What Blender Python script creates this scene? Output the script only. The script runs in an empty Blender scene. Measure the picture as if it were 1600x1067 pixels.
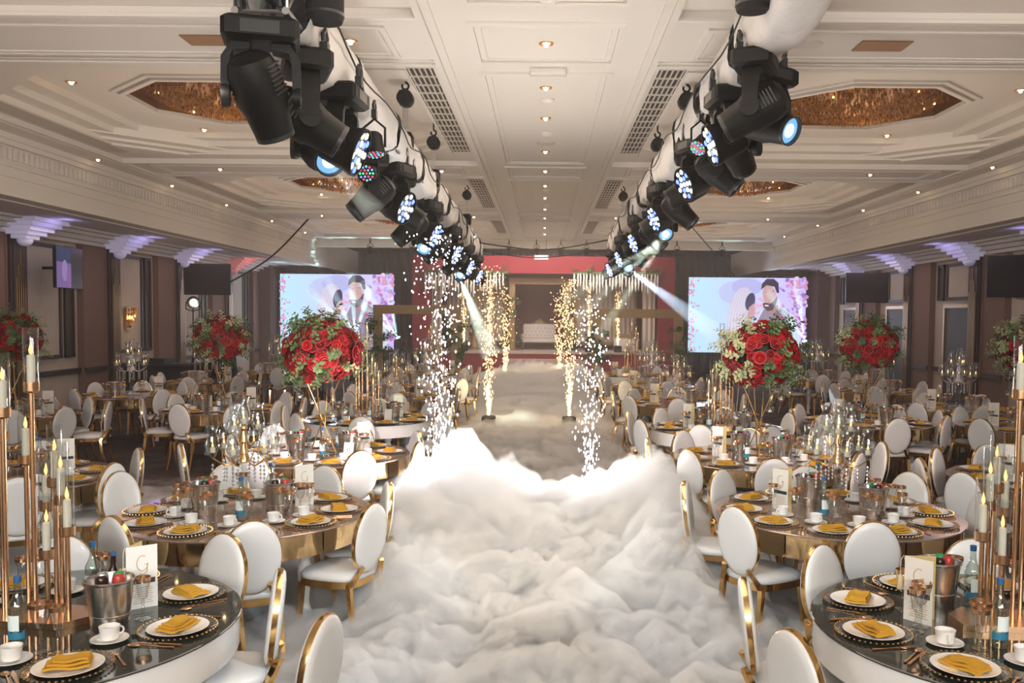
import bpy, bmesh, math, random
from mathutils import Vector, Matrix
random.seed(11)
scene = bpy.context.scene
COL = scene.collection
PI = math.pi

# ------------------------------------------------------------------ camera
cam_data = bpy.data.cameras.new('camera')
cam = bpy.data.objects.new('camera', cam_data)
COL.objects.link(cam)
scene.camera = cam
cam_data.sensor_width = 36.0
cam_data.lens = 31.5
cam_data.clip_end = 200
cam_data.shift_x = -0.030878
cam_data.shift_y = 0.019055
_P, _R = math.atan(.05), .0085
_f = Vector((0, math.cos(_P), -math.sin(_P))); _r = Vector((1, 0, 0)); _u = _r.cross(_f)
_r2 = _r * math.cos(_R) + _u * math.sin(_R); _u2 = _u * math.cos(_R) - _r * math.sin(_R)
cam.matrix_world = Matrix(((_r2.x, _u2.x, -_f.x, 0), (_r2.y, _u2.y, -_f.y, 0), (_r2.z, _u2.z, -_f.z, 2.15), (0, 0, 0, 1)))

# ------------------------------------------------------------------ world, exposure, big lights
vs = scene.view_settings
vs.view_transform = 'Standard'; vs.look = 'None'; vs.gamma = 1.0; vs.use_curve_mapping = False
vs.exposure = -0.36
cy = scene.cycles
cy.use_denoising = True
cy.max_bounces = 7; cy.diffuse_bounces = 3; cy.glossy_bounces = 3; cy.transmission_bounces = 3
cy.adaptive_threshold = .16; cy.adaptive_min_samples = 16
cy.transparent_max_bounces = 14; cy.volume_bounces = 3
cy.caustics_reflective = False; cy.caustics_refractive = False
cy.sample_clamp_indirect = 4.0; cy.sample_clamp_direct = 0.0
cy.volume_step_rate = 2.0; cy.volume_max_steps = 128
world = bpy.data.worlds.new('hall'); scene.world = world; world.use_nodes = True
wn = world.node_tree
wn.nodes['Background'].inputs[0].default_value = (.30, .26, .24, 1)
wn.nodes['Background'].inputs[1].default_value = 0.0
wv = wn.nodes.new('ShaderNodeVolumeScatter'); wv.inputs['Color'].default_value = (1, .95, .91, 1); wv.inputs['Density'].default_value = .0022; wv.inputs['Anisotropy'].default_value = .25
wn.links.new(wv.outputs[0], wn.nodes['World Output'].inputs['Volume'])      # thin haze in the air of the hall

def light(name, kind, loc, target, power, color, size=.2, size_y=None, angle=None, blend=.3):
    d = bpy.data.lights.new(name, kind)
    d.energy = power; d.color = color
    if kind == 'AREA':
        d.size = size
        if size_y: d.shape = 'RECTANGLE'; d.size_y = size_y
    else:
        d.shadow_soft_size = size
    if kind == 'SPOT':
        d.spot_size = math.radians(angle); d.spot_blend = blend
    o = bpy.data.objects.new(name, d); COL.objects.link(o)
    o.location = loc
    if target is not None:
        o.rotation_euler = (Vector(target) - Vector(loc)).to_track_quat('-Z', 'Y').to_euler()
    return o

WARM = (1.0, .80, .62); COOL = (.72, .87, 1.0); PINK = (1.0, .78, .74)
# unseen area fill added behind the camera for surfaces facing it
light('rear_fill', 'AREA', (0, -4.2, 3.3), (0, 12, .8), 900, (.98, .95, .92), 9, 1.6)
# broad fill added under the nave ceiling, then lights of the side aisles
for yy in (5.0, 12.0, 19.0, 25.5):
    light('house_fill', 'AREA', (0, yy, 4.45), (0, yy, 0), 105, WARM, 1.6, 5.0)
for sx in (-1, 1):
    for yy in (9, 16, 23):
        light('aisle_light', 'AREA', (sx * 8.3, yy, 3.62), (sx * 8.3, yy, 0), 30, PINK, 1.0, 5.0)
# upward fill added in mid-air for ceiling bounce from tables and white floor
for sx in (-1, 1):
    for yy in (4.5, 11.5, 18.5, 25):
        light('bounce_fill', 'AREA', (sx * 4.0, yy, 2.9), (sx * 4.0, yy, 9), 47, (1.0, .78, .62), 3.5, 4.5)
light('bounce_fill', 'AREA', (0, 8, 2.7), (0, 8, 9), 60, (1.0, .88, .76), 1.5, 8)
light('stage_fill', 'AREA', (0, 29.2, 4.4), (0, 33, 1.8), 260, (1.0, .86, .80), 6.0, .6)  # area fill added to bring out the red of the stage
# unseen spots standing in for beam fixtures of the two overhead bars
for (a, b, pw, c, an) in (
    ((-1.7, 3.0, 3.5), (-2.2, 9.0, .8), 2600, (1.0, .84, .88), 15),
    ((1.7, 2.0, 3.5), (-1.7, 5.4, .7), 520, COOL, 30),
    ((-1.7, 2.0, 3.5), (1.7, 6.0, .7), 520, COOL, 30),
    ((1.7, 4.0, 3.5), (3.2, 11.0, .7), 900, PINK, 30),
    ((-1.7, 4.0, 3.5), (-4.2, 12.5, .7), 1000, PINK, 28),
    ((0, -1.0, 3.9), (-.15, 8.0, .3), 3000, (1.0, .92, .81), 16)):  # extra spot added behind the camera to brighten the smoke
    light('unseen_spot', 'SPOT', a, b, pw, c, .08, angle=an, blend=.25)

# ------------------------------------------------------------------ materials
MAT = {}
def material(name, color=(.8, .8, .8), rough=.5, metal=0.0, emit=None, strength=0.0, trans=0.0, ior=1.45, coat=0.0, spec=.5,
             noise=None, bump=None, sss=0.0, vary=None):
    m = bpy.data.materials.new(name); m.use_nodes = True
    nt = m.node_tree; b = nt.nodes['Principled BSDF']
    b.inputs['Base Color'].default_value = (*color, 1); b.inputs['Roughness'].default_value = rough
    b.inputs['Metallic'].default_value = metal; b.inputs['IOR'].default_value = ior
    b.inputs['Specular IOR Level'].default_value = spec
    if coat: b.inputs['Coat Weight'].default_value = coat; b.inputs['Coat Roughness'].default_value = .08
    if trans: b.inputs['Transmission Weight'].default_value = trans
    if sss: b.inputs['Subsurface Weight'].default_value = sss; b.inputs['Subsurface Radius'].default_value = (.02, .012, .008)
    if emit: b.inputs['Emission Color'].default_value = (*emit, 1); b.inputs['Emission Strength'].default_value = strength
    tc = None
    def coords():
        n = nt.nodes.new('ShaderNodeTexCoord'); return n
    if noise:                       # (scale, (r,g,b) second colour, stretch xyz)
        sc, c2, st = noise
        tc = coords(); mp = nt.nodes.new('ShaderNodeMapping'); mp.inputs['Scale'].default_value = st
        nt.links.new(tc.outputs['Object'], mp.inputs['Vector'])
        n = nt.nodes.new('ShaderNodeTexNoise'); n.inputs['Scale'].default_value = sc; n.inputs['Detail'].default_value = 5
        nt.links.new(mp.outputs[0], n.inputs['Vector'])
        r = nt.nodes.new('ShaderNodeValToRGB')
        r.color_ramp.elements[0].position = .35; r.color_ramp.elements[1].position = .65
        r.color_ramp.elements[0].color = (*color, 1); r.color_ramp.elements[1].color = (*c2, 1)
        nt.links.new(n.outputs['Fac'], r.inputs[0]); nt.links.new(r.outputs[0], b.inputs['Base Color'])
    if vary:                        # per-object tint between color and vary
        oi = nt.nodes.new('ShaderNodeObjectInfo'); mx = nt.nodes.new('ShaderNodeMix'); mx.data_type = 'RGBA'
        mx.inputs[6].default_value = (*color, 1); mx.inputs[7].default_value = (*vary, 1)
        nt.links.new(oi.outputs['Random'], mx.inputs[0]); nt.links.new(mx.outputs[2], b.inputs['Base Color'])
    if bump:                        # (scale, strength, stretch)
        sc, s, st = bump
        t2 = coords(); mp = nt.nodes.new('ShaderNodeMapping'); mp.inputs['Scale'].default_value = st
        nt.links.new(t2.outputs['Object'], mp.inputs['Vector'])
        n = nt.nodes.new('ShaderNodeTexNoise'); n.inputs['Scale'].default_value = sc; n.inputs['Detail'].default_value = 4
        bp = nt.nodes.new('ShaderNodeBump'); bp.inputs['Strength'].default_value = s; bp.inputs['Distance'].default_value = .02
        nt.links.new(mp.outputs[0], n.inputs['Vector']); nt.links.new(n.outputs['Fac'], bp.inputs['Height'])
        nt.links.new(bp.outputs[0], b.inputs['Normal'])
    MAT[name] = m
    return m

def clear_glass(name, tint=(1, 1, 1), rough=.02, base=.07, edge=.75):
    """thin clear glass: passes light straight through, mirrors more towards grazing angles"""
    m = bpy.data.materials.new(name); m.use_nodes = True; nt = m.node_tree
    nt.nodes.remove(nt.nodes['Principled BSDF']); out = nt.nodes['Material Output']
    t = nt.nodes.new('ShaderNodeBsdfTransparent'); t.inputs[0].default_value = (*tint, 1)
    g = nt.nodes.new('ShaderNodeBsdfGlossy'); g.inputs['Roughness'].default_value = rough
    lw = nt.nodes.new('ShaderNodeLayerWeight'); lw.inputs['Blend'].default_value = .5
    pw = nt.nodes.new('ShaderNodeMath'); pw.operation = 'POWER'; pw.inputs[1].default_value = 2.2
    ma = nt.nodes.new('ShaderNodeMath'); ma.operation = 'MULTIPLY_ADD'; ma.inputs[1].default_value = edge; ma.inputs[2].default_value = base
    mx = nt.nodes.new('ShaderNodeMixShader')
    nt.links.new(lw.outputs['Facing'], pw.inputs[0]); nt.links.new(pw.outputs[0], ma.inputs[0])
    nt.links.new(ma.outputs[0], mx.inputs[0]); nt.links.new(t.outputs[0], mx.inputs[1]); nt.links.new(g.outputs[0], mx.inputs[2])
    nt.links.new(mx.outputs[0], out.inputs['Surface'])
    MAT[name] = m; return m

def scatter(name, color, density, aniso=.2, cloud=None):
    m = bpy.data.materials.new(name); m.use_nodes = True; nt = m.node_tree
    nt.nodes.remove(nt.nodes['Principled BSDF']); out = nt.nodes['Material Output']
    v = nt.nodes.new('ShaderNodeVolumeScatter'); v.inputs['Color'].default_value = (*color, 1)
    v.inputs['Density'].default_value = density; v.inputs['Anisotropy'].default_value = aniso
    nt.links.new(v.outputs[0], out.inputs['Volume'])
    if cloud:                      # (noise scale, low edge, high edge, thin density)
        sc, lo, hi, thin = cloud
        tc = nt.nodes.new('ShaderNodeTexCoord'); n = nt.nodes.new('ShaderNodeTexNoise'); n.inputs['Scale'].default_value = sc
        n.inputs['Detail'].default_value = 4; n.inputs['Roughness'].default_value = .62; n.inputs['Distortion'].default_value = .8
        r = nt.nodes.new('ShaderNodeMapRange'); r.inputs['From Min'].default_value = lo; r.inputs['From Max'].default_value = hi
        r.inputs['To Min'].default_value = thin; r.inputs['To Max'].default_value = density
        sp = nt.nodes.new('ShaderNodeSeparateXYZ'); rz_ = nt.nodes.new('ShaderNodeMapRange'); mu = nt.nodes.new('ShaderNodeMath'); mu.operation = 'MULTIPLY'
        rz_.inputs['From Min'].default_value = .22; rz_.inputs['From Max'].default_value = .75; rz_.inputs['To Min'].default_value = 1.0; rz_.inputs['To Max'].default_value = .22   # thins out upwards
        nt.links.new(tc.outputs['Object'], n.inputs['Vector']); nt.links.new(n.outputs['Fac'], r.inputs['Value'])
        nt.links.new(tc.outputs['Object'], sp.inputs[0]); nt.links.new(sp.outputs['Z'], rz_.inputs['Value'])
        nt.links.new(r.outputs[0], mu.inputs[0]); nt.links.new(rz_.outputs[0], mu.inputs[1])
        cr = nt.nodes.new('ShaderNodeFloatCurve'); yr = nt.nodes.new('ShaderNodeMapRange'); yr.inputs['From Min'].default_value = 0; yr.inputs['From Max'].default_value = 30
        nt.links.new(sp.outputs['Y'], yr.inputs['Value']); nt.links.new(yr.outputs[0], cr.inputs['Value'])
        c_ = cr.mapping.curves[0]; c_.points[0].location = (0, 1); c_.points[1].location = (1, .5)
        for p_ in ((.30, 1.0), (.35, .10), (.56, .10), (.75, .5)): c_.points.new(*p_)      # dense by the first fountains, thinned out halfway along the aisle
        cr.mapping.update()
        m2 = nt.nodes.new('ShaderNodeMath'); m2.operation = 'MULTIPLY'; nt.links.new(mu.outputs[0], m2.inputs[0]); nt.links.new(cr.outputs[0], m2.inputs[1])
        nt.links.new(m2.outputs[0], v.inputs['Density'])
        try: m.cycles.volume_step_rate = .028
        except Exception: pass
        try: m.volume_intersection_method = 'FAST'
        except Exception: pass
    MAT[name] = m; return m

def glow(name, color, strength):
    m = bpy.data.materials.new(name); m.use_nodes = True; nt = m.node_tree
    nt.nodes.remove(nt.nodes['Principled BSDF']); out = nt.nodes['Material Output']
    e = nt.nodes.new('ShaderNodeEmission'); e.inputs[0].default_value = (*color, 1); e.inputs[1].default_value = strength
    nt.links.new(e.outputs[0], out.inputs['Surface']); MAT[name] = m; return m

material('plaster', (.80, .75, .68), .7, bump=(60, .06, (1, 1, 1)))
material('plaster_moulding', (.80, .755, .69), .6)
material('vent_slot', (.05, .045, .04), .6)
material('vent_frame', (.62, .56, .49), .5)
material('grille', (.24, .22, .20), .6)
material('carpet', (.045, .027, .022), .95, noise=(2.2, (.10, .066, .054), (1, 1, 1)), bump=(260, .3, (1, 1, 1)))
material('mauve_wall', (.20, .115, .09), .8, noise=(40, (.225, .135, .108), (1, 1, .3)))
material('beige_panel', (.50, .43, .355), .7, noise=(14, (.58, .51, .43), (6, 6, .25)))
material('dark_wood', (.035, .024, .021), .45)
material('dark_panel', (.06, .043, .04), .55)
material('bronze_strip', (.45, .29, .17), .3, .8)
material('door_black', (.05, .04, .036), .5, noise=(8, (.07, .058, .052), (4, 4, .3)))
material('deco_glass', (.80, .78, .85), .4, emit=(.62, .58, 1.0), strength=.16)
material('deco_glass_red', (.80, .5, .5), .4, emit=(1.0, .22, .2), strength=.2)
material('white_leather', (.70, .69, .665), .32, coat=.15, bump=(130, .05, (1, 1, 1)))
material('chair_gold', (.78, .50, .20), .16, 1.0)
material('gold', (.80, .55, .25), .2, 1.0)
material('rose_gold', (.76, .47, .27), .24, 1.0, bump=(300, .05, (1, 1, .05)))
material('gold_mirror', (.74, .53, .28), .06, 1.0, bump=(3, .02, (1, 1, 1)))
material('bronze_mirror', (.52, .385, .31), .1, .72)
material('smoked_glass', (.018, .022, .018), .035, 0, spec=.6, coat=.4)
material('white_gloss', (.80, .78, .745), .22, coat=.4)
material('turned_white', (.80, .79, .76), .35)
material('ceramic', (.84, .81, .76), .12, coat=.3)
material('mustard_linen', (.60, .315, .024), .85, bump=(420, .35, (1, 1, 1)))
material('steel', (.62, .58, .54), .24, 1.0, bump=(40, .06, (1, 1, .02)))
material('cap_blue', (.03, .12, .30), .4)
material('label_print', (.78, .86, .84), .6)
material('label_wave', (.03, .20, .32), .5)
material('dark_drink', (.03, .012, .008), .1)
material('card', (.82, .78, .70), .7)
material('ink', (.05, .035, .03), .7)
material('gold_print', (.52, .36, .2), .5)
material('gold_card', (.72, .56, .25), .4, .6)
material('tassel', (.62, .52, .36), .9)
material('can_red', (.5, .05, .04), .3); material('can_green', (.03, .3, .1), .3); material('can_silver', (.55, .55, .55), .3, .9)
material('wax', (.86, .80, .66), .5, sss=.2)
glow('flame', (1.0, .50, .12), 6.0)
clear_glass('glass', (.92, .94, .94), base=.10, edge=.8); clear_glass('acrylic', (.95, .97, .97), .03, .10, .5); clear_glass('bottle_glass', (.80, .88, .85), .03, .14, .8)
material('crystal', (.9, .9, .92), .05, metal=.6, spec=.9)
clear_glass('hurricane_glass', (.90, .93, .93), .04, .14, .85)
material('rose_red', (.17, .002, .004), .5, vary=(.42, .007, .011))
material('leaf_green', (.055, .105, .035), .55, vary=(.15, .22, .085))
material('leaf_pale', (.30, .36, .17), .55, vary=(.52, .54, .32))
material('stem', (.02, .028, .012), .8)
material('fixture_black', (.006, .006, .006), .5, spec=.25, bump=(200, .04, (1, 1, 1)))
material('fixture_grey', (.022, .022, .022), .38)
material('lens', (.02, .03, .05), .05, spec=.9, emit=(.25, .6, 1.0), strength=1.2)
glow('lens_bright', (.45, .78, 1.0), 5.0); glow('lens_warm', (.95, 1.0, .78), 12.0)
glow('led_red', (1, .05, .08), 4); glow('led_green', (.08, 1, .35), 3.5); glow('led_blue', (.12, .2, 1), 5)
glow('led_white', (.75, .85, 1.0), 5); glow('led_yellow', (1.0, .92, .45), 4)
material('white_fabric', (.66, .645, .635), .85, bump=(9, .5, (1, 1, 1)))
material('aluminium', (.55, .55, .56), .3, 1.0)
material('black_cloth', (.012, .012, .013), .9)
material('black_rubber', (.015, .015, .015), .6)
glow('downlight_lamp', (1.0, .70, .38), 22.0); material('downlight_rim', (.75, .38, .14), .3, .8)
material('amber_crystal', (.62, .30, .10), .15, .3, noise=(26, (.30, .125, .035), (1, 1, 1)), spec=.9)
material('amber_recess', (.30, .14, .05), .4, .5)
glow('amber_lamp', (1.0, .55, .14), 10.0)
material('screen_black', (.012, .013, .015), .28)
material('stage_red', (.26, .018, .03), .8)
material('stage_back', (.20, .065, .085), .8)
material('stage_top', (.45, .38, .35), .7)
material('drape_cream', (.60, .52, .43), .85)
material('drape_dark', (.05, .052, .065), .9)
material('antique_gold', (.33, .22, .115), .4, .6, bump=(30, .4, (1, 1, 1)))
material('sofa_white', (.70, .66, .61), .5)
material('garland_white', (.72, .68, .60), .8)
material('ply_black', (.03, .03, .03), .7)
glow('exit_glow', (1.0, .96, .9), 1.6)
glow('spark_white', (.90, .90, 1.0), 9.0); glow('spark_gold', (1.0, .60, .24), 6.5)
scatter('floor_fog', (.99, .968, .93), 24.0, .0, (4.2, .36, .60, 1.5))

# ------------------------------------------------------------------ mesh helpers
class MB:
    def __init__(s): s.v = []; s.f = []
    def add(s, vs, fs):
        n = len(s.v); s.v += [tuple(p) for p in vs]; s.f += [tuple(i + n for i in q) for q in fs]; return s
    def box(s, x0, x1, y0, y1, z0, z1):
        return s.add([(x0,y0,z0),(x1,y0,z0),(x1,y1,z0),(x0,y1,z0),(x0,y0,z1),(x1,y0,z1),(x1,y1,z1),(x0,y1,z1)],
                     [(0,3,2,1),(4,5,6,7),(0,1,5,4),(1,2,6,5),(2,3,7,6),(3,0,4,7)])
    def cbox(s, cx, cy_, cz, w, d, h, ch=.0):
        """box about a centre with chamfered vertical and horizontal edges"""
        if ch <= 0: return s.box(cx-w/2, cx+w/2, cy_-d/2, cy_+d/2, cz-h/2, cz+h/2)
        def ring(iw, z):
            a, b = w/2-iw, d/2-iw; c = ch
            return [(cx-a+c,cy_-b,z),(cx+a-c,cy_-b,z),(cx+a,cy_-b+c,z),(cx+a,cy_+b-c,z),(cx+a-c,cy_+b,z),(cx-a+c,cy_+b,z),(cx-a,cy_+b-c,z),(cx-a,cy_-b+c,z)]
        return s.rings([ring(ch, cz-h/2), ring(0, cz-h/2+ch), ring(0, cz+h/2-ch), ring(ch, cz+h/2)], cap=True)
    def rings(s, rs, cap=False, closed=True):
        n = len(rs[0]); base = len(s.v)
        for r in rs: s.v += [tuple(p) for p in r]
        for k in range(len(rs) - 1):
            for i in range(n if closed else n - 1):
                j = (i + 1) % n; a = base + k*n
                s.f.append((a+i, a+j, a+n+j, a+n+i))
        if cap:
            s.f.append(tuple(base + i for i in reversed(range(n)))); s.f.append(tuple(base + (len(rs)-1)*n + i for i in range(n)))
        return s
    def lathe(s, prof, seg=16, c=(0, 0, 0), cap=False, sx=1, sy=1):
        """profile of (radius, z)"""
        return s.rings([[(c[0]+r*sx*math.cos(2*PI*i/seg), c[1]+r*sy*math.sin(2*PI*i/seg), c[2]+z) for i in range(seg)] for r, z in prof], cap)
    def tube(s, pts, rad, seg=8, cap=True):
        pts = [Vector(p) for p in pts]; rs = []; n = len(pts)
        t0 = (pts[1]-pts[0]).normalized(); up = Vector((0,0,1)) if abs(t0.z) < .9 else Vector((1,0,0))
        a = t0.cross(up).normalized()
        for k, p in enumerate(pts):
            t = (pts[min(k+1,n-1)] - pts[max(k-1,0)]).normalized()
            a = (a - t*a.dot(t)).normalized(); b = t.cross(a)
            r = rad[k] if isinstance(rad, (list, tuple)) else rad
            rs.append([p + (a*math.cos(2*PI*i/seg) + b*math.sin(2*PI*i/seg))*r for i in range(seg)])
        return s.rings(rs, cap)
    def strip(s, pts, w, h):
        """rectangular bar along pts: w across (horizontal), h thick"""
        pts = [Vector(p) for p in pts]; rs = []; n = len(pts)
        for k, p in enumerate(pts):
            t = (pts[min(k+1,n-1)] - pts[max(k-1,0)]).normalized()
            up = Vector((0,0,1)) if abs(t.z) < .95 else Vector((0,1,0))
            a = t.cross(up).normalized(); b = a.cross(t)
            ww = w[k] if isinstance(w, (list, tuple)) else w; hh = h[k] if isinstance(h, (list, tuple)) else h
            rs.append([p - a*ww/2 - b*hh/2, p + a*ww/2 - b*hh/2, p + a*ww/2 + b*hh/2, p - a*ww/2 + b*hh/2])
        return s.rings(rs, True)
    def prism(s, poly, z0, z1):
        n = len(poly); return s.rings([[(x,y,z0) for x,y in poly], [(x,y,z1) for x,y in poly]], True)
    def ball(s, c, r, seg=8, rg=5, sx=1, sy=1, sz=1):
        prof = [(max(r*math.sin(PI*k/rg), 1e-4), -r*math.cos(PI*k/rg)) for k in range(rg+1)]
        return s.rings([[(c[0]+q*sx*math.cos(2*PI*i/seg), c[1]+q*sy*math.sin(2*PI*i/seg), c[2]+z*sz) for i in range(seg)] for q, z in prof])
    def octa(s, c, rx, ry, rz):
        x, y, z = c
        return s.add([(x+rx,y,z),(x-rx,y,z),(x,y+ry,z),(x,y-ry,z),(x,y,z+rz),(x,y,z-rz)],
                     [(0,2,4),(2,1,4),(1,3,4),(3,0,4),(2,0,5),(1,2,5),(3,1,5),(0,3,5)])
    def xf(s, mat, start=0):
        for i in range(start, len(s.v)): s.v[i] = tuple(mat @ Vector(s.v[i]))
        return s
    def mesh(s, name, mats, ang=35, smooth=True):
        me = bpy.data.meshes.new(name); me.from_pydata(s.v, [], s.f)
        for m in (mats if isinstance(mats, (list, tuple)) else [mats]): me.materials.append(MAT[m])
        if smooth:
            me.polygons.foreach_set('use_smooth', [True]*len(me.polygons)); me.set_sharp_from_angle(angle=math.radians(ang))
        me.update(); return me
    def fix(s):
        return s
    def build(s, name, mat, parent=None, loc=None, ang=35, smooth=True, **kw):
        return put(name, s.mesh(name, mat, ang, smooth), parent, loc, **kw)

def put(name, me, parent=None, loc=None, rot=None, scale=None, label=None, cat=None, group=None, kind=None):
    o = bpy.data.objects.new(name, me); COL.objects.link(o)
    if parent is not None: o.parent = parent
    if loc is not None: o.location = loc
    if rot is not None: o.rotation_euler = rot
    if scale is not None: o.scale = scale if isinstance(scale, (tuple, list)) else (scale,)*3
    tag(o, label, cat, group, kind); return o
def tag(o, label=None, cat=None, group=None, kind=None):
    if label: o['label'] = label
    if cat: o['category'] = cat
    if group: o['group'] = group
    if kind: o['kind'] = kind
    return o
def thing(name, label, cat, loc=(0, 0, 0), rz=0.0, group=None):
    o = bpy.data.objects.new(name, None); COL.objects.link(o); o.empty_display_size = .1
    o.location = loc; o.rotation_euler = (0, 0, rz)
    return tag(o, label, cat, group)
class Proto:
    """a thing kept as recipe: name, category, [(part name, mesh, [(sub name, mesh)])]; the first use and every further use make real objects"""
    def __init__(s, name, cat, parts): s.name, s.cat, s.parts = name, cat, parts
    def place(s, loc, rz=0.0, label=None, group=None, scale=None, simple=False, tilt=None):
        if len(s.parts) == 1 and not s.parts[0][2]:
            return put(s.name, s.parts[0][1], None, loc, (0, 0, rz) if tilt is None else tilt, scale, label, s.cat, group)
        t = thing(s.name, label, s.cat, loc, rz, group)
        if tilt is not None: t.rotation_euler = tilt
        if scale: t.scale = (scale,)*3
        for (n, me, subs) in s.parts:
            p = put(n, me, t)
            for (n2, me2) in subs: put(n2, me2, p, kind='stuff' if n2 == 'crystal_strand' else None)
        return t

# ------------------------------------------------------------------ the hall
ZC = 4.55            # underside of beams and centre strip
XF, XW = 7.3, 9.5    # fascia and side wall
Y0, Y1, YB = -5.0, 28.6, 36.0
BEAMS = [(0.3, 1.7), (7.3, 8.7), (14.35, 15.7), (21.2, 22.5), (27.5, 28.6)]
BAYS = [(1.7, 7.3), (8.7, 14.35), (15.7, 21.2), (22.5, 27.5)]

floor = MB().box(-XW, XW, Y0, YB, -.2, 0).build('floor', 'carpet', kind='structure')
tag(floor, 'dark brown patterned carpet under the banquet tables')
wall_back = MB().box(-XW, XW, YB, YB+.2, 0, 5.4).build('wall_back', 'drape_dark', kind='structure')
wall_front = MB().box(-XW, XW, Y0-.2, Y0, 0, 5.4).build('wall_front', 'plaster', kind='structure')

ceiling = MB().box(-1.05, 1.05, Y0, Y1, ZC, 5.0).build('ceiling', 'plaster', kind='structure')
tag(ceiling, 'cream coffered ballroom ceiling with a panelled centre strip')
for (a, b) in BEAMS:
    for s in (-1, 1):
        x0, x1 = sorted((s*1.05, s*6.7))
        MB().box(x0, x1, a, b, ZC, 5.0).build('cross_beam', 'plaster', ceiling)
        # grooved mouldings along both lower edges of the beam
        for (ya, yb, dz) in ((a, a+.07, .03), (a+.11, a+.15, .018), (b-.07, b, .03), (b-.15, b-.11, .018)):
            MB().box(x0, x1, ya, yb, ZC-dz, ZC).build('beam_moulding', 'plaster_moulding', ceiling)
for s in (-1, 1):
    x0, x1 = sorted((s*6.7, s*XF))
    MB().box(x0, x1, Y0, Y1, ZC, 5.0).build('border_strip', 'plaster', ceiling)
    for (xa, xb, dz) in ((1.05-.06, 1.05, .03), (1.05-.14, 1.05-.1, .018), (6.7, 6.77, .03), (6.85, 6.89, .02)):
        x0, x1 = sorted((s*xa, s*xb))
        MB().box(x0, x1, Y0, Y1, ZC-dz, ZC).build('edge_moulding', 'plaster_moulding', ceiling)
MB().box(-XF, XF, Y0, Y0+5.3, ZC+.02, 5.0).build('ceiling_slab', 'plaster', ceiling)

def rect_moulding(x0, x1, y0, y1, z, w=.055, h=.028, parent=None, mat='plaster_moulding'):
    m = MB()
    for (i, hh) in ((0, h), (w*1.5, h*.6)):
        a, b, c, d = x0+i, x1-i, y0+i, y1-i; ww = w if i == 0 else w*.6
        o = [(a,c),(b,c),(b,d),(a,d)]; n = [(a+ww,c+ww),(b-ww,c+ww),(b-ww,d-ww),(a+ww,d-ww)]
        m.rings([[(x,y,z) for x,y in o], [(x,y,z-hh) for x,y in o], [(x,y,z-hh) for x,y in n], [(x,y,z) for x,y in n]])
    return m.build('panel_moulding', mat, parent, smooth=False)
# centre-strip panels: short ones under the beams, long ones between
PANELS = [(1.9, 7.0), (7.45, 8.6), (8.95, 14.2), (14.5, 15.6), (15.85, 21.1), (21.35, 22.4), (22.65, 27.4)]
for (a, b) in PANELS: rect_moulding(-.66, .66, a, b, ZC, parent=ceiling)
for s in (-1, 1):        # panels on the cross beams beside the strip
    for (a, b) in BEAMS[1:4]:
        x0, x1 = sorted((s*1.35, s*6.4)); rect_moulding(x0, x1, a+.28, b-.25, ZC, .045, .022, ceiling)

def coffer(s, a, b):
    def R(x0, x1, y0, y1): return [(x0+.004,y0+.004),(x1-.004,y0+.004),(x1-.004,y1-.004),(x0+.004,y1-.004)]
    xs = sorted((s*1.05, s*6.7)); x0, x1 = xs
    ins = [(0, 4.60), (.38, 4.60), (.38, 4.68), (.62, 4.68), (.62, 4.76), (.86, 4.76), (.86, 4.84), (1.0, 4.84)]
    rs = [[(x,y,ZC) for x,y in R(x0, x1, a, b)]]
    for (i, z) in ins:
        rs.append([(x,y,z) for x,y in R(x0+i, x1-i, a+i, b-i)])
    m = MB().rings(rs)
    cx, cy_ = s*4.0, (a+b)/2
    n = len(m.v); c = rs[-1]
    ro = 1.22
    o = [(cx+ro*math.cos(PI/8+k*PI/4), cy_+ro*math.sin(PI/8+k*PI/4), 4.84) for k in range(8)]
    m.v += list(c) + o
    C0, C1, C2, C3 = n, n+1, n+2, n+3; O = [n+4+k for k in range(8)]
    m.f += [(C2,O[0],O[7],C1),(C2,O[1],O[0]),(C3,O[2],O[1],C2),(C3,O[3],O[2]),(C0,O[4],O[3],C3),(C0,O[5],O[4]),(C1,O[6],O[5],C0),(C1,O[7],O[6])]
    m.build('coffer', 'plaster', ceiling, smooth=False)
    # octagon lip
    for (q, z) in ((0, .05), (.1, .025)):
        ring = lambda r, zz: [(cx+r*math.cos(PI/8+k*PI/4), cy_+r*math.sin(PI/8+k*PI/4), zz) for k in range(8)]
        MB().rings([ring(ro+q, 4.84), ring(ro+q, 4.84-z), ring(ro+q+.07, 4.84-z), ring(ro+q+.07, 4.84)]).build('octagon_moulding', 'plaster_moulding', ceiling, smooth=False)
    # stepped corner blocks
    for (ex, ey) in ((x0, a), (x1, a), (x1, b), (x0, b)):
        dx = 1 if ex < cx else -1; dy = 1 if ey < cy_ else -1
        for (L, z0, z1) in ((1.5, 4.66, 4.84), (1.15, 4.62, 4.66), (.85, 4.585, 4.62)):
            p = [(ex+dx*.36, ey+dy*.36), (ex+dx*(.36+L), ey+dy*.36), (ex+dx*(.36+L*.72), ey+dy*(.36+L*.28)), (ex+dx*(.36+L*.28), ey+dy*(.36+L*.72)), (ex+dx*.36, ey+dy*(.36+L))]
            if dx*dy < 0: p = p[::-1]
            MB().prism(p, z0, z1).build('corner_step', 'plaster', ceiling, smooth=False)
    return cx, cy_
ORD = ['first', 'second', 'third', 'fourth', 'fifth', 'sixth', 'seventh', 'eighth', 'ninth', 'tenth', 'eleventh', 'twelfth']
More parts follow.
